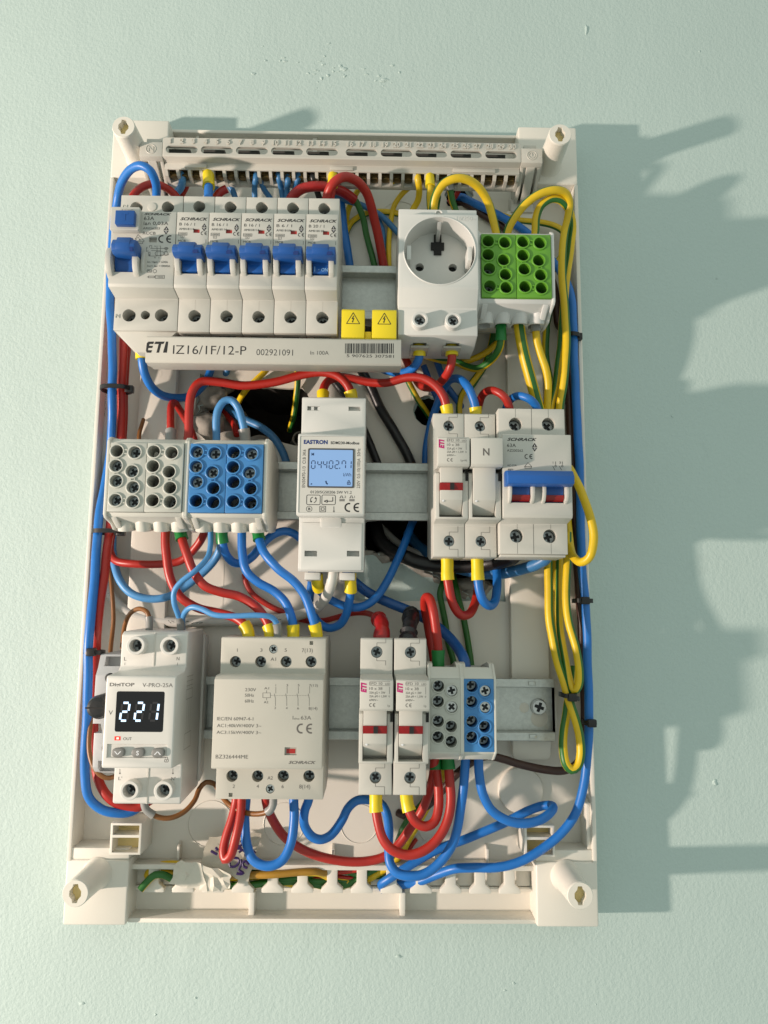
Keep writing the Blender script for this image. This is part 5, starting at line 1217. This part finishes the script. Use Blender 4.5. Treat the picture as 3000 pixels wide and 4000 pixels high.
# ---- below the energy meter
def cable_print(t, path):
    m = MB(); rnd = random.Random(9)
    for i in range(8, len(path)-4):
        if i % 34 in (0, 1, 2, 3, 4, 5, 6, 7, 8, 9, 10, 11) and i > 3:
            p = path[i]; q = path[i+1]; m.rod((p[0], p[1]+2.75, p[2]+rnd.uniform(-.8, .8)), (q[0]+rnd.uniform(-.4, .4), q[1]+2.75, q[2]+rnd.uniform(-.8, .8)), .28, 5)
    part('cable_print', m, 'ink', t)
wire('white data cable from the energy meter curving along the back to the left wall', 'cable_white', 3.0,
     [(726, 1218, 40), (721, 1236, 42), (714, 1266, 40), (699, 1300, 30), (666, 1323, 18), (606, 1335, 10), (526, 1341, 7.5), (446, 1344, 7.5), (366, 1342, 7.5), (298, 1329, 8), (255, 1306, 9), (235, 1274, 10), (228, 1220, 10), (227, 1100, 9), (229, 950, 9), (232, 840, 9), (236, 700, 9)], extras=cable_print, name='data_cable', cat='cable')
wire('blue wire with yellow sleeve hooking under the right side of the energy meter', 'wire_blue', 2.43,
     [(757, 1238, 38), (757, 1255, 38), (758, 1272, 37), (754, 1300, 34), (746, 1330, 30), (731, 1350, 27), (708, 1357, 25), (688, 1346, 24), (672, 1318, 22), (662, 1290, 20)], f0='y')
wire('printed blue cable running diagonally from behind the meter to the narrow blue terminal block', 'wire_dark_blue', 3.0,
     [(745, 1225, 12), (760, 1250, 14), (772, 1262, 15), (796, 1281, 16), (844, 1304, 17), (888, 1322, 18), (928, 1341, 20), (960, 1367, 24), (988, 1397, 30), (1003, 1428, 38), (1008, 1460, 40)], extras=cable_print)
def tape(col_, i0, i1, rr):
    def f(t, path):
        n = len(path); sub = path[int(n*i0):max(int(n*i1), int(n*i0)+3)]
        rnd = random.Random(5); w = [rnd.uniform(.86, 1.2) for _ in range(60)]
        part('tape_wrap', MB().tube(sub, rr, 14, rf=lambda k, q: q*w[int(k*40)]), col_, t, smooth=30)
    return f
wire('thin red wire across the back ending in red tape at the fuse holder', 'wire_red', 1.7,
     [(528, 1240, 6), (531, 1256, 6), (546, 1282, 6), (578, 1306, 6), (610, 1322, 6), (658, 1341, 7), (700, 1340, 8), (724, 1334, 9), (764, 1324, 13), (792, 1324, 18), (811, 1333, 26), (823, 1346, 33), (825, 1362, 37), (823, 1380, 38), (822, 1405, 38)], extras=tape('tape_red', .82, 1.0, 4.0))
wire('black taped cable end entering the top of the fuse holder', 'wire_black', 2.6, [(889, 1320, 20), (888, 1334, 26), (886, 1352, 34), (882, 1376, 38), (880, 1405, 38)], extras=tape('tape_black', .12, 1.0, 4.4))
wire('red wire hooped up out of the narrow grey terminal block with a green sleeve', 'wire_red', 2.52,
     [(947, 1450, 40), (946, 1430, 40), (945, 1405, 40), (942, 1360, 41), (936, 1318, 41), (928, 1291, 38), (920, 1292, 33), (918, 1318, 27), (923, 1350, 23), (930, 1388, 22), (936, 1425, 24), (940, 1460, 28)], f0='g', fl=10)
wire('green wire hanging behind the red hoop', 'gy', 1.9, [(968, 1235, -14), (956, 1258, 2), (950, 1284, 6), (955, 1314, 6), (962, 1346, 6), (970, 1392, 6.5), (979, 1426, 7), (985, 1480, 7)], sect=[(-20, 250, 1)], phi=-60)
wire('green wire hanging behind the red loop of the two pole fuse holder', 'gy', 1.9, [(975, 1225, -16), (982, 1256, 0), (990, 1290, 6), (1001, 1334, 6), (1004, 1352, 6), (1010, 1388, 6.5), (1017, 1430, 7), (1022, 1480, 7)], sect=[(-20, 250, 1)], phi=-60)
wire('red wire with yellow sleeve looping below the two pole fuse holder', 'wire_red', 2.52,
     [(965, 1195, 38), (966, 1215, 38), (966, 1240, 38), (969, 1268, 38), (979, 1305, 37), (996, 1328, 35), (1014, 1326, 32), (1027, 1300, 28), (1032, 1268, 24), (1030, 1235, 20), (1026, 1190, 16)], f0='y', fl=14)
wire('blue wire with yellow sleeve looping below the N pole of the fuse holder', 'wire_blue', 2.52,
     [(1030, 1195, 38), (1031, 1215, 38), (1032, 1240, 38), (1037, 1274, 38), (1046, 1300, 37), (1059, 1310, 34), (1069, 1299, 30), (1073, 1270, 27), (1072, 1240, 24), (1068, 1200, 20)], f0='y', fl=14)
wire('thick black cable sweeping out of the hole to the isolator', 'wire_black', 4.2,
     [(806, 1100, -20), (812, 1130, -12), (820, 1162, -6), (844, 1190, 0), (888, 1210, 6), (936, 1220, 10), (992, 1222, 14), (1044, 1220, 20), (1085, 1213, 28), (1110, 1200, 34), (1114, 1180, 36)])
wire('scuffed blue cable running under the fuse holder to the isolator', 'wire_mid_blue', 3.3,
     [(880, 1150, -24), (905, 1180, -16), (940, 1205, -4), (985, 1226, 8), (1030, 1236, 14), (1084, 1238, 20), (1124, 1231, 27), (1160, 1219, 33), (1180, 1206, 36), (1188, 1185, 37)])
wire('white cable jacket curling inside the hole below the middle rail', 'cable_white', 2.4, [(795, 1090, -30), (815, 1130, -22), (850, 1165, -18), (890, 1190, -14), (930, 1205, -12), (980, 1212, -14)], name='cable_jacket', cat='cable')
# ---- top: carrier wires
wire('red wire hooped behind the residual current device', 'wire_red', 2.34, [(282, 445, 33), (287, 424, 33), (305, 406, 32), (333, 398, 30), (358, 406, 27), (378, 422, 24), (395, 450, 22)])
wire('pale blue wire from the first carrier terminals', 'wire_light_blue', 2.3, [(394, 366, 28), (393, 382, 26), (391, 402, 22), (380, 418, 18), (368, 440, 16)])
wire('red wire beside the pale blue one under the first carrier terminals', 'wire_red', 1.9, [(406, 366, 26), (405, 382, 22), (402, 402, 17), (393, 420, 13), (380, 450, 12)])
wire('blue wire with yellow sleeve from carrier terminal 4', 'wire_blue', 2.6, [(450, 374, 28), (450, 387, 30), (450, 400, 32), (451, 425, 34), (452, 455, 35)], f0='y', fl=12.5)
wire('thin blue wire hooped beside the yellow sleeve', 'wire_mid_blue', 1.9, [(459, 445, 20), (462, 415, 20), (470, 398, 20), (486, 393, 20), (499, 404, 19), (507, 424, 18), (512, 450, 17)])
wire('short red taped end poking up behind the breakers', 'tape_red', 2.6, [(490, 408, 24), (478, 414, 24), (468, 424, 24), (456, 445, 24)])
for lb, p in (('blue wire standing straight up beside a kinked blue one', [(553, 368, 30), (553, 385, 28), (551, 405, 24), (551, 430, 20), (550, 455, 18)]), ('kinked blue wire slanting away', [(560, 372, 28), (562, 388, 24), (570, 409, 20), (582, 426, 16), (596, 450, 14)]),
              ('blue wire second from the black wire', [(599, 366, 30), (602, 385, 27), (607, 404, 22), (611, 428, 18), (614, 455, 16)]), ('short frayed blue wire between two blue wires', [(621, 372, 30), (621, 390, 27), (620, 410, 22), (619, 440, 18)]),
              ('blue wire right beside the black wire', [(646, 366, 30), (643, 385, 27), (639, 402, 23), (633, 424, 19), (624, 455, 16)])):
    wire(lb+' under the top strip', 'wire_mid_blue', 1.75, p)
wire('black wire from carrier terminal 13', 'wire_black', 1.9, [(673, 364, 30), (677, 384, 28), (683, 404, 24), (690, 428, 20), (698, 455, 17)])
wire('red taped wire bulging across behind the B 20 breaker, turning green', 'tape_red', 3.1, [(622, 445, 24), (632, 424, 26), (652, 407, 28), (684, 401, 29), (718, 407, 27), (746, 418, 23), (766, 432, 19)])
wire('green wire dropping from the red taped one to the top rail', 'gy', 2.0, [(758, 424, 20), (770, 436, 18), (784, 469, 13), (791, 509, 10), (803, 553, 8), (810, 585, 7), (814, 640, 6)], sect=[(-60, 300, 1)])
wire('thick red wire arching from the B 20 breaker down behind the top rail', 'wire_red', 2.79,
     [(704, 455, 36), (707, 425, 38), (715, 402, 41), (730, 386, 42), (748, 382, 40), (772, 391, 36), (791, 414, 31), (803, 446, 26), (812, 486, 20), (821, 533, 13), (829, 583, 8), (834, 640, 6)])
wire('yellow sleeved red wire at carrier terminal 15', 'wire_red', 2.2, [(719, 373, 28), (719, 384, 29), (718, 396, 30), (716, 415, 30), (712, 450, 30)], f0='y', fl=10)
wire('blue wire dropping beside the B 20 breaker to the rail', 'wire_blue', 2.61, [(728, 415, 14), (738, 445, 13), (744, 501, 11), (751, 549, 8), (756, 585, 6), (760, 640, 5)])
wire('thin blue wire slanting from the breakers to behind the socket', 'wire_mid_blue', 1.9, [(715, 420, 16), (736, 430, 15), (784, 445, 12), (824, 466, 10), (856, 498, 8), (880, 525, 7)])
wire('thin blue wire curving down left of the socket', 'wire_mid_blue', 1.8, [(800, 455, 6), (818, 476, 6), (828, 506, 6), (826, 560, 6), (838, 585, 6), (842, 640, 5)])
wire('green and yellow wire from carrier terminal 20 curling left', 'gy', 1.8, [(859, 366, 29), (858, 382, 26), (843, 396, 22), (818, 398, 18), (795, 399, 14), (776, 409, 11), (763, 430, 9), (752, 455, 7), (746, 500, 6)], phi=0, sect=[(100, 230, 1)])
wire('green and yellow wire hanging from carrier terminal 22', 'gy', 2.0, [(901, 366, 30), (902, 384, 29), (905, 410, 25), (902, 432, 21), (893, 450, 17), (880, 480, 14)], phi=60)
wire('green and yellow wire running from terminal 22 down behind the socket to the rail', 'gy', 1.7, [(912, 372, 24), (893, 396, 20), (868, 421, 14), (852, 446, 10), (844, 482, 7), (839, 541, 6), (840, 590, 6), (840, 640, 5)], phi=90)
wire('yellow and green wire lying across behind the socket', 'gy', 2.0, [(880, 468, 9), (856, 461, 8), (824, 459, 7), (788, 463, 6.5), (760, 481, 6), (746, 505, 6)], phi=10)
wire('yellow wire with wide yellow sleeve at carrier terminal 23', 'gy', 2.0, [(928, 375, 28), (929, 391, 30), (929, 408, 31), (927, 425, 29), (930, 460, 26)], f0='y', fl=10.5, phi=100)
wire('green wire with grey sleeve hanging from carrier terminal 25', 'gy', 2.1, [(971, 392, 24), (972, 404, 23), (977, 430, 20), (985, 455, 17), (992, 480, 15)], f0='s', fl=4, sect=[(-40, 200, 1)])
wire('thick yellow and green wire arching from the socket top to the green terminal block', 'gy', 2.49,
     [(934, 482, 38), (936, 453, 39), (941, 425, 42), (958, 398, 45), (984, 386, 47), (1011, 390, 46), (1035, 406, 43), (1053, 434, 39), (1065, 469, 37), (1073, 501, 36), (1078, 530, 36)], n=20, sect=[(28, 112, 1)])
wire('green wire tangled beside the socket top', 'gy', 1.9, [(940, 400, 20), (946, 420, 18), (944, 440, 14), (940, 470, 12)], sect=[(-60, 220, 1)])
wire('pink wire leaving the small hole under the carrier', 'wire_red', 1.6, [(996, 392, 16), (992, 408, 12), (984, 424, 8), (968, 440, 4)])
wire('blue cable running from behind the green block down the whole right wall', 'wire_blue', 2.48,
     [(985, 424, -2), (1004, 430, 6), (1044, 449, 10), (1084, 469, 12), (1124, 491, 13), (1165, 528, 14), (1200, 574, 16), (1224, 610, 18), (1235, 645, 20), (1239, 700, 22), (1239, 774, 23), (1247, 894, 24), (1251, 1014, 24), (1255, 1134, 24), (1258, 1240, 25), (1263, 1300, 26), (1269, 1392, 27), (1271, 1480, 27), (1271, 1552, 27), (1269, 1632, 27), (1262, 1692, 27), (1246, 1752, 27), (1215, 1797, 27), (1175, 1832, 27), (1124, 1860, 27), (1072, 1873, 27), (1024, 1874, 26), (984, 1877, 24), (944, 1890, 18), (904, 1904, 11), (864, 1911, 9), (838, 1913, 6), (820, 1918, 4)])
wire('dark brown cable running down the right wall and under the narrow terminal blocks', 'wire_dark_brown', 2.3,
     [(990, 436, -2), (1010, 446, 4), (1050, 470, 6), (1100, 500, 7), (1150, 545, 8), (1196, 610, 10), (1210, 680, 14), (1222, 780, 18), (1228, 850, 20), (1234, 960, 20), (1240, 1060, 20), (1245, 1180, 20), (1250, 1290, 20), (1256, 1350, 20), (1260, 1440, 19), (1262, 1530, 18), (1260, 1600, 17), (1250, 1645, 17), (1224, 1662, 17), (1176, 1662, 17), (1124, 1652, 17), (1084, 1640, 18), (1050, 1634, 18), (1020, 1645, 17), (990, 1668, 16), (952, 1712, 13), (910, 1750, 9), (880, 1762, 5), (860, 1755, 3)])
# ---- earth loops at the right
wire('outer yellow and green wire looping high from the green block down the right side', 'gy', 2.41,
     [(1092, 528, 36), (1096, 501, 37), (1108, 476, 39), (1136, 441, 42), (1168, 417, 44), (1200, 409, 44), (1221, 417, 42), (1229, 438, 39), (1226, 469, 36), (1220, 501, 34), (1215, 561, 33), (1217, 621, 32), (1221, 681, 32), (1223, 741, 32), (1221, 800, 31), (1217, 836, 30), (1210, 884, 28), (1208, 960, 22), (1212, 1040, 18), (1214, 1126, 22), (1212, 1200, 27)], n=20, sect=[(28, 100, 1)], twist=-10)
wire('yellow and green wire looping from the green block inside the outer strand', 'gy', 2.41,
     [(1153, 528, 36), (1156, 501, 37), (1158, 469, 39), (1168, 445, 40), (1191, 430, 41), (1212, 433, 40), (1228, 451, 37), (1237, 485, 33), (1233, 530, 30), (1224, 585, 28), (1219, 645, 27), (1215, 720, 27), (1207, 785, 27), (1199, 836, 27), (1189, 884, 26), (1188, 960, 22)], n=20, sect=[(262, 345, 1)], twist=10)
wire('yellow and green wire lying flat from the upper hole to the right wall', 'gy', 2.06,
     [(1000, 434, -2), (1024, 441, 4), (1052, 452, 8), (1084, 466, 9), (1124, 477, 10), (1164, 481, 11), (1196, 488, 12), (1216, 500, 14), (1222, 530, 16), (1205, 565, 15), (1180, 600, 12), (1150, 650, 9)], phi=0, sect=[(150, 300, 1)])
wire('green and yellow wire bending from under the green block back to the left', 'gy', 2.24,
     [(1082, 690, 36), (1082, 706, 36), (1082, 722, 36), (1079, 750, 34), (1063, 777, 29), (1036, 795, 23), (1008, 791, 18), (984, 781, 15), (950, 778, 12), (920, 768, 10), (895, 750, 9)], f0='g', fl=11, n=20, sect=[(-110, 40, 1)])
wire('yellow and green wire lying flat behind the socket terminals', 'gy', 2.0, [(1075, 740, 10), (1050, 762, 10), (1020, 776, 10), (985, 782, 9), (950, 776, 9), (925, 765, 9), (900, 745, 8)], phi=0, sect=[(140, 260, 1)])
wire('green wire hanging behind the socket right edge', 'gy', 2.0, [(1070, 690, 8), (1062, 740, 8), (1046, 790, 8), (1028, 820, 9), (1016, 840, 9)], sect=[(-60, 250, 1)])
wire('thick printed yellow and green cable dropping from the green block behind the isolator', 'gy', 3.3,
     [(1119, 672, 36), (1122, 700, 36), (1127, 741, 35), (1139, 797, 33), (1147, 826, 32), (1156, 856, 30), (1166, 890, 28), (1172, 960, 22)], n=20, sect=[(-22, 40, 1)])
wire('plain yellow wire with grey sleeve dropping from the green block', 'gy', 2.24,
     [(1156, 690, 36), (1157, 704, 36), (1160, 736, 35), (1168, 768, 34), (1178, 800, 33), (1183, 832, 31), (1182, 884, 28), (1182, 960, 22)], f0='s', fl=7, phi=180, sect=[(-20, 60, 1)])
wire('green and yellow wire just behind the thick pair at the right wall', 'gy', 2.2, [(1190, 660, 10), (1182, 700, 11), (1178, 760, 12), (1190, 830, 13), (1196, 900, 13), (1200, 1000, 13), (1196, 1126, 14), (1200, 1214, 16), (1200, 1290, 18), (1206, 1350, 18), (1218, 1430, 18), (1232, 1500, 18)], n=20, sect=[(-20, 110, 1)])
wire('bright yellow wire bulging out past the isolator over the box edge', 'gy', 2.32,
     [(1212, 1005, 30), (1228, 1010, 38), (1240, 1031, 43), (1256, 1063, 47), (1275, 1114, 50), (1283, 1164, 51), (1274, 1203, 50), (1256, 1214, 46), (1241, 1206, 40), (1232, 1184, 32), (1228, 1140, 24), (1226, 1080, 20)], phi=180, sect=[(-60, 50, 1)])
wire('yellow and green wire below the isolator looping back through the cable tie', 'gy', 2.41,
     [(1186, 1150, 28), (1186, 1218, 30), (1186, 1334, 31), (1191, 1370, 31), (1203, 1424, 31), (1219, 1475, 31), (1230, 1512, 32), (1243, 1552, 33), (1252, 1592, 33), (1254, 1630, 33), (1246, 1655, 33), (1233, 1662, 33), (1222, 1650, 33), (1217, 1622, 32), (1218, 1585, 30), (1224, 1545, 28), (1229, 1512, 27), (1236, 1480, 26), (1240, 1440, 24)], n=20, sect=[(15, 85, 1)], twist=-8)
wire('yellow and green wire hanging in a narrow loop above the cable tie', 'gy', 2.24,
     [(1226, 1150, 30), (1225, 1214, 31), (1223, 1290, 32), (1230, 1345, 33), (1244, 1400, 34), (1251, 1450, 35), (1248, 1482, 35), (1240, 1492, 34), (1232, 1478, 32), (1222, 1430, 30), (1212, 1370, 28), (1208, 1320, 27), (1207, 1260, 26), (1208, 1160, 25)], n=20, sect=[(20, 75, 1)])
# ---- below the lowest row
wire('red wire folded in a tight loop below contactor terminal 2', 'wire_red', 2.34,
     [(512, 1705, 36), (510, 1730, 36), (503, 1762, 37), (490, 1805, 38), (484, 1838, 39), (487, 1857, 40), (497, 1851, 41), (508, 1814, 42), (517, 1772, 41), (521, 1730, 39), (522, 1705, 38)])
wire('blue wire hanging in a deep loop between contactor terminals 4 and 6', 'wire_blue', 2.48,
     [(532, 1705, 36), (532, 1730, 36), (530, 1772, 37), (533, 1824, 38), (547, 1857, 39), (575, 1870, 40), (606, 1860, 40), (628, 1824, 39), (636, 1772, 38), (635, 1730, 37), (634, 1705, 36)])
wire('long red wire from the contactor sweeping along the bottom to the narrow grey block', 'wire_red', 2.48,
     [(573, 1705, 36), (575, 1730, 36), (583, 1760, 34), (611, 1804, 31), (647, 1832, 29), (691, 1851, 27), (744, 1860, 26), (796, 1859, 25), (832, 1848, 25), (864, 1820, 25), (888, 1788, 26), (912, 1752, 27), (928, 1712, 30), (936, 1672, 33), (939, 1640, 36), (940, 1610, 36)])
wire('blue wire waving from the contactor and looping up to the narrow blue block', 'wire_blue', 2.48,
     [(668, 1705, 36), (667, 1728, 35), (659, 1752, 34), (657, 1784, 32), (671, 1807, 31), (691, 1814, 30), (714, 1804, 28), (738, 1772, 26), (752, 1745, 25), (772, 1728, 24), (798, 1727, 24), (822, 1736, 25), (835, 1757, 27), (840, 1790, 30), (838, 1832, 33), (842, 1866, 35), (858, 1885, 36), (888, 1891, 37), (919, 1886, 37), (951, 1864, 37), (976, 1828, 37), (988, 1788, 37), (996, 1732, 37), (1003, 1672, 37), (1006, 1640, 37), (1007, 1605, 37)])
wire('red wire with yellow sleeve swinging in a wide loop below the red taped fuse holder', 'wire_red', 2.52,
     [(811, 1700, 38), (812, 1720, 38), (812, 1738, 38), (816, 1772, 39), (828, 1812, 40), (848, 1836, 41), (880, 1848, 41), (912, 1840, 41), (944, 1812, 40), (965, 1772, 39), (974, 1724, 38), (971, 1672, 37), (968, 1640, 36), (967, 1612, 36)], f0='y', f1='g', fl=11)
wire('red wire with yellow sleeve in a short loop from the black taped fuse holder', 'wire_red', 2.52,
     [(876, 1700, 38), (878, 1720, 38), (880, 1738, 38), (886, 1760, 39), (899, 1778, 39), (919, 1785, 39), (938, 1774, 38), (947, 1748, 37), (948, 1704, 36), (945, 1672, 35), (943, 1640, 34), (942, 1612, 34)], f0='y', f1='g', fl=11)
wire('blue wire from the narrow blue block coiling round and ending in the bottom entry', 'wire_blue', 2.48,
     [(1033, 1605, 37), (1034, 1640, 37), (1036, 1676, 37), (1044, 1716, 37), (1064, 1752, 37), (1096, 1772, 37), (1132, 1777, 36), (1167, 1770, 34), (1190, 1753, 31), (1194, 1742, 27), (1180, 1740, 23), (1144, 1752, 20), (1096, 1774, 18), (1048, 1794, 16), (1000, 1814, 15), (952, 1833, 15), (904, 1859, 15), (864, 1883, 16), (838, 1900, 15), (824, 1910, 12), (830, 1918, 8), (846, 1916, 5)])
wire('green and yellow wire slanting from the bottom comb up behind the fuse holders', 'gy', 2.1, [(700, 1915, 5), (752, 1908, 6), (796, 1884, 8), (836, 1860, 9), (858, 1826, 9), (872, 1790, 9), (890, 1762, 9), (912, 1738, 8), (935, 1690, 7), (950, 1650, 6)], sect=[(-60, 200, 1)])
wire('second green and yellow wire slanting beside the first towards the terminal blocks', 'gy', 2.1, [(750, 1906, 5), (786, 1902, 6), (826, 1880, 8), (862, 1850, 9), (884, 1808, 9), (905, 1775, 9), (930, 1730, 9), (955, 1680, 8), (965, 1640, 7)], phi=60)
wire('green and yellow wire running along the comb to the left end', 'gy', 2.0, [(330, 1905, 6), (318, 1890, 8), (340, 1872, 10), (375, 1868, 11), (410, 1872, 11), (470, 1882, 10), (530, 1890, 11), (600, 1886, 13), (660, 1884, 15), (690, 1886, 14), (705, 1892, 9), (722, 1900, 5)], phi=20, sect=[(90, 240, 1)])
wire('second green and yellow wire ending bent at the left of the comb', 'gy', 2.0, [(303, 1922, 17), (318, 1905, 16), (335, 1891, 16), (352, 1890, 15), (375, 1900, 13), (420, 1912, 10), (480, 1912, 8), (530, 1912, 9), (575, 1908, 8), (640, 1905, 6), (700, 1902, 6), (760, 1905, 5)], phi=-30, sect=[(-30, 190, 1)])
wire('thin green wire along the back of the comb', 'gy', 1.9, [(540, 1880, 5), (600, 1895, 5), (680, 1910, 5), (730, 1918, 5), (760, 1900, 5), (800, 1890, 6)], sect=[(-60, 230, 1)])

wire('ochre wire lying on the comb teeth beside the tape tag', 'wire_ochre', 1.9, [(480, 1893, 14), (530, 1890, 15), (580, 1889, 17), (630, 1886, 17), (680, 1884, 16), (704, 1886, 12), (716, 1880, 7)])
wire('thin red wire peeping through the comb', 'wire_red', 1.3, [(640, 1878, 5), (690, 1886, 7), (740, 1884, 8), (800, 1872, 8), (850, 1842, 8)])
wire('thin green wire crossing under the ochre one on the comb', 'wire_green', 1.6, [(560, 1905, 7), (610, 1900, 7), (660, 1893, 6), (700, 1880, 6), (750, 1884, 7), (790, 1896, 7), (830, 1890, 7)])
wire('thin yellow wire twisted along the back of the comb', 'wire_yellow', 1.3, [(590, 1872, 6), (650, 1876, 6), (700, 1890, 6), (760, 1905, 6), (800, 1912, 6)])

wire('thin green and yellow wire threaded behind the left comb teeth', 'gy', 1.4, [(330, 1876, 6), (360, 1882, 6), (400, 1890, 7), (470, 1900, 7), (560, 1896, 6), (640, 1912, 5.5), (700, 1908, 5.5)], phi=40)
wire('thin dark red wire lying behind the middle comb teeth', 'wire_red', 1.2, [(600, 1910, 5.5), (660, 1902, 6), (720, 1894, 6), (770, 1896, 6), (820, 1882, 7), (870, 1850, 7), (900, 1812, 7)])

# ================================================================ cable ties
def tie(label, u0, u1, v, d, rx, rd, tilt=0, head=None):
    d = FD(d); p = P((u0+u1)/2, v, d); a = P(u0, v, d); b = P(u1, v, d); hw = abs(b[0]-a[0])/2
    t = thing('cable_tie', label, 'cable tie', p, 'black cable ties on the wire bundles')
    n = 32; vs = []; fs = []
    for k, (ex, zz) in enumerate(((0, -1.2), (.9, -1.2), (.9, 1.2), (0, 1.2))):
        for i in range(n):
            a_ = 2*math.pi*i/n; c, s = math.cos(a_), math.sin(a_)
            x = (abs(c)**.7)*(1 if c >= 0 else -1)*(hw+ex); y = (abs(s)**.7)*(1 if s >= 0 else -1)*(rd+ex)
            vs.append((p[0]+x, p[1]+y, p[2]+zz+x*math.tan(R(tilt))))
    for k in range(4):
        k2 = (k+1) % 4; fs += [(k*n+i, k*n+(i+1) % n, k2*n+(i+1) % n, k2*n+i) for i in range(n)]
    part('strap', MB().add(vs, fs), 'tie_black', t)
    hx = p[0]+(hw if head == 'r' else -hw if head == 'l' else 0)
    hd = p[1] if head in ('r', 'l') else p[1]+rd
    hz = p[2]+(hx-p[0])*math.tan(R(tilt))
    part('lock_head', MB().box(hx-2.2, hx+2.4, hd-1.6, hd+2.4, hz-2.1, hz+2.1), 'tie_black', t, bevel=.4)
tie('black cable tie round the left bundle just above the grey terminal block', 222, 280, 841, 27, 8, 6.5, 0, 'r')
tie('black cable tie round the left bundle just below the grey terminal block', 205, 262, 1149, 27, 8, 6.5, 0, 'r')
tie('black cable tie round the blue and red wires beside the voltage relay', 186, 222, 1408, 37, 6, 4.5, -3, None)
tie('black cable tie round the blue wire beside the green terminal block', 1229, 1248, 727, 22, 4, 4.5, -8, 'r')
tie('black cable tie round blue and brown wires below the bulging yellow wire', 1240, 1276, 1298, 24, 6, 5, 0, None)
tie('black cable tie cinching the yellow and green loop beside the lowest rail end', 1212, 1246, 1504, 31, 6, 6, -12, None)
tie('black cable tie round the blue wire beside the looped earth wires', 1262, 1284, 1560, 27, 4, 4, 0, None)

# ================================================================ masking tape tag with handwriting on the comb wires
def crumple(corners, nx, nz, amp, seed, d0, fold=None):
    """a stiff creased sheet; corners: four photo points (u,v,d) clockwise from top left"""
    C = [Vector(P(*c)) for c in corners]; rnd = random.Random(seed)
    vs = []; fs = []
    for j in range(nz+1):
        for i in range(nx+1):
            a, b = i/nx, j/nz
            if 0 < i < nx: a += rnd.uniform(-.35, .35)/nx
            if 0 < j < nz: b += rnd.uniform(-.35, .35)/nz
            p = (C[0]*(1-a)+C[1]*a)*(1-b)+(C[3]*(1-a)+C[2]*a)*b
            h = rnd.uniform(0, 1)*amp*(1 if (0 < i < nx and 0 < j < nz) else .55)
            vs.append((p.x+rnd.uniform(-.5, .5), p.y+h, p.z+rnd.uniform(-.6, .6)))
    for j in range(nz):
        for i in range(nx):
            k = j*(nx+1)+i
            fs += [(k, k+1, k+nx+2), (k, k+nx+2, k+nx+1)] if rnd.random() < .5 else [(k, k+1, k+nx+1), (k+1, k+nx+2, k+nx+1)]
    return MB().add(vs, fs)
def thick(mb, t=.35):
    n = len(mb.v); out = MB().add(mb.v, mb.f); out.add([(x, d-t, z) for x, d, z in mb.v], [f[::-1] for f in mb.f])
    ed = {}
    for f in mb.f:
        for i in range(len(f)): ed[(f[i], f[(i+1) % len(f)])] = 1
    for (i, j) in list(ed):
        if (j, i) not in ed: out.f.append([j, i, i+n, j+n]); out.m.append(0)
    return out
t = thing('tape_tag', 'creased paper tape tag with violet handwriting folded round the wires on the comb', 'paper tag', P(500, 1850, 14))
def BQ(a, b, dd): x0, y0, s = ZONE['B']; return ((x0+s*a)/SP, (y0+s*b)/SP, dd)
pg = part('paper_flap', thick(crumple([BQ(610, 112, 15), BQ(950, 85, 12), BQ(858, 410, 20), BQ(552, 285, 21)], 6, 7, .7, 3, 12)), 'paper', t, smooth=12)
part('tape_fold', thick(crumple([BQ(398, 272, 23), BQ(560, 275, 25), BQ(600, 460, 23), BQ(358, 418, 21)], 5, 4, 3.2, 8, 18)), 'masking_tape', t, smooth=10)
part('tape_tail', thick(crumple([BQ(540, 285, 25), BQ(750, 345, 24), BQ(745, 440, 23), BQ(600, 485, 23)], 5, 4, 3.0, 11, 18)), 'masking_tape', t, smooth=10)
ink = MB()
strokes = [[(625, 200), (645, 212), (665, 222)], [(655, 178), (668, 195)], [(700, 150), (712, 165), (700, 190)], [(800, 130), (790, 160), (810, 170), (828, 150), (815, 135)], [(780, 175), (795, 185), (825, 182)], [(805, 210), (825, 195), (838, 200)],
           [(770, 235), (745, 270), (750, 300), (780, 300), (805, 275), (800, 250), (775, 245)], [(815, 255), (822, 285), (805, 320), (835, 345), (815, 350), (790, 345)], [(868, 290), (850, 268), (830, 275), (835, 300), (860, 310)], [(830, 280), (845, 260)], [(840, 230), (870, 215), (905, 205)], [(870, 180), (895, 200), (912, 215)]]
for s in strokes:
    q = [Q('B', a, b, 15.2+ (b-100)*.026) for a, b in s]
    ink.tube(smooth_path([(x, d+1.5, z) for x, d, z in q], 1.0) if len(q) > 2 else [(x, d+1.5, z) for x, d, z in q], .75, 6)
part('handwriting', ink, 'ink_violet', t, under=pg)

# ================================================================ bits seen inside the holes
m = MB(); p = P(478, 893, -8)
single('conduit_end', MB().rod((-112, -6, 124), (-92, -14, 121), 6.5, 26), 'conduit', 'grey conduit end sticking out of the broken hole', 'conduit', (-112, -6, 124), cut=MB().rod((-108, -8, 123.4), (-90, -15, 120.7), 5.2, 24))
single('conduit_end', MB().rod((-52, -30, 112), (-47, -10, 115), 5.5, 26), 'conduit', 'pale round conduit end at the right side of the broken hole', 'conduit', (-52, -30, 112), cut=MB().rod((-51.5, -28, 112.3), (-46.5, -8, 115.3), 4.4, 24))
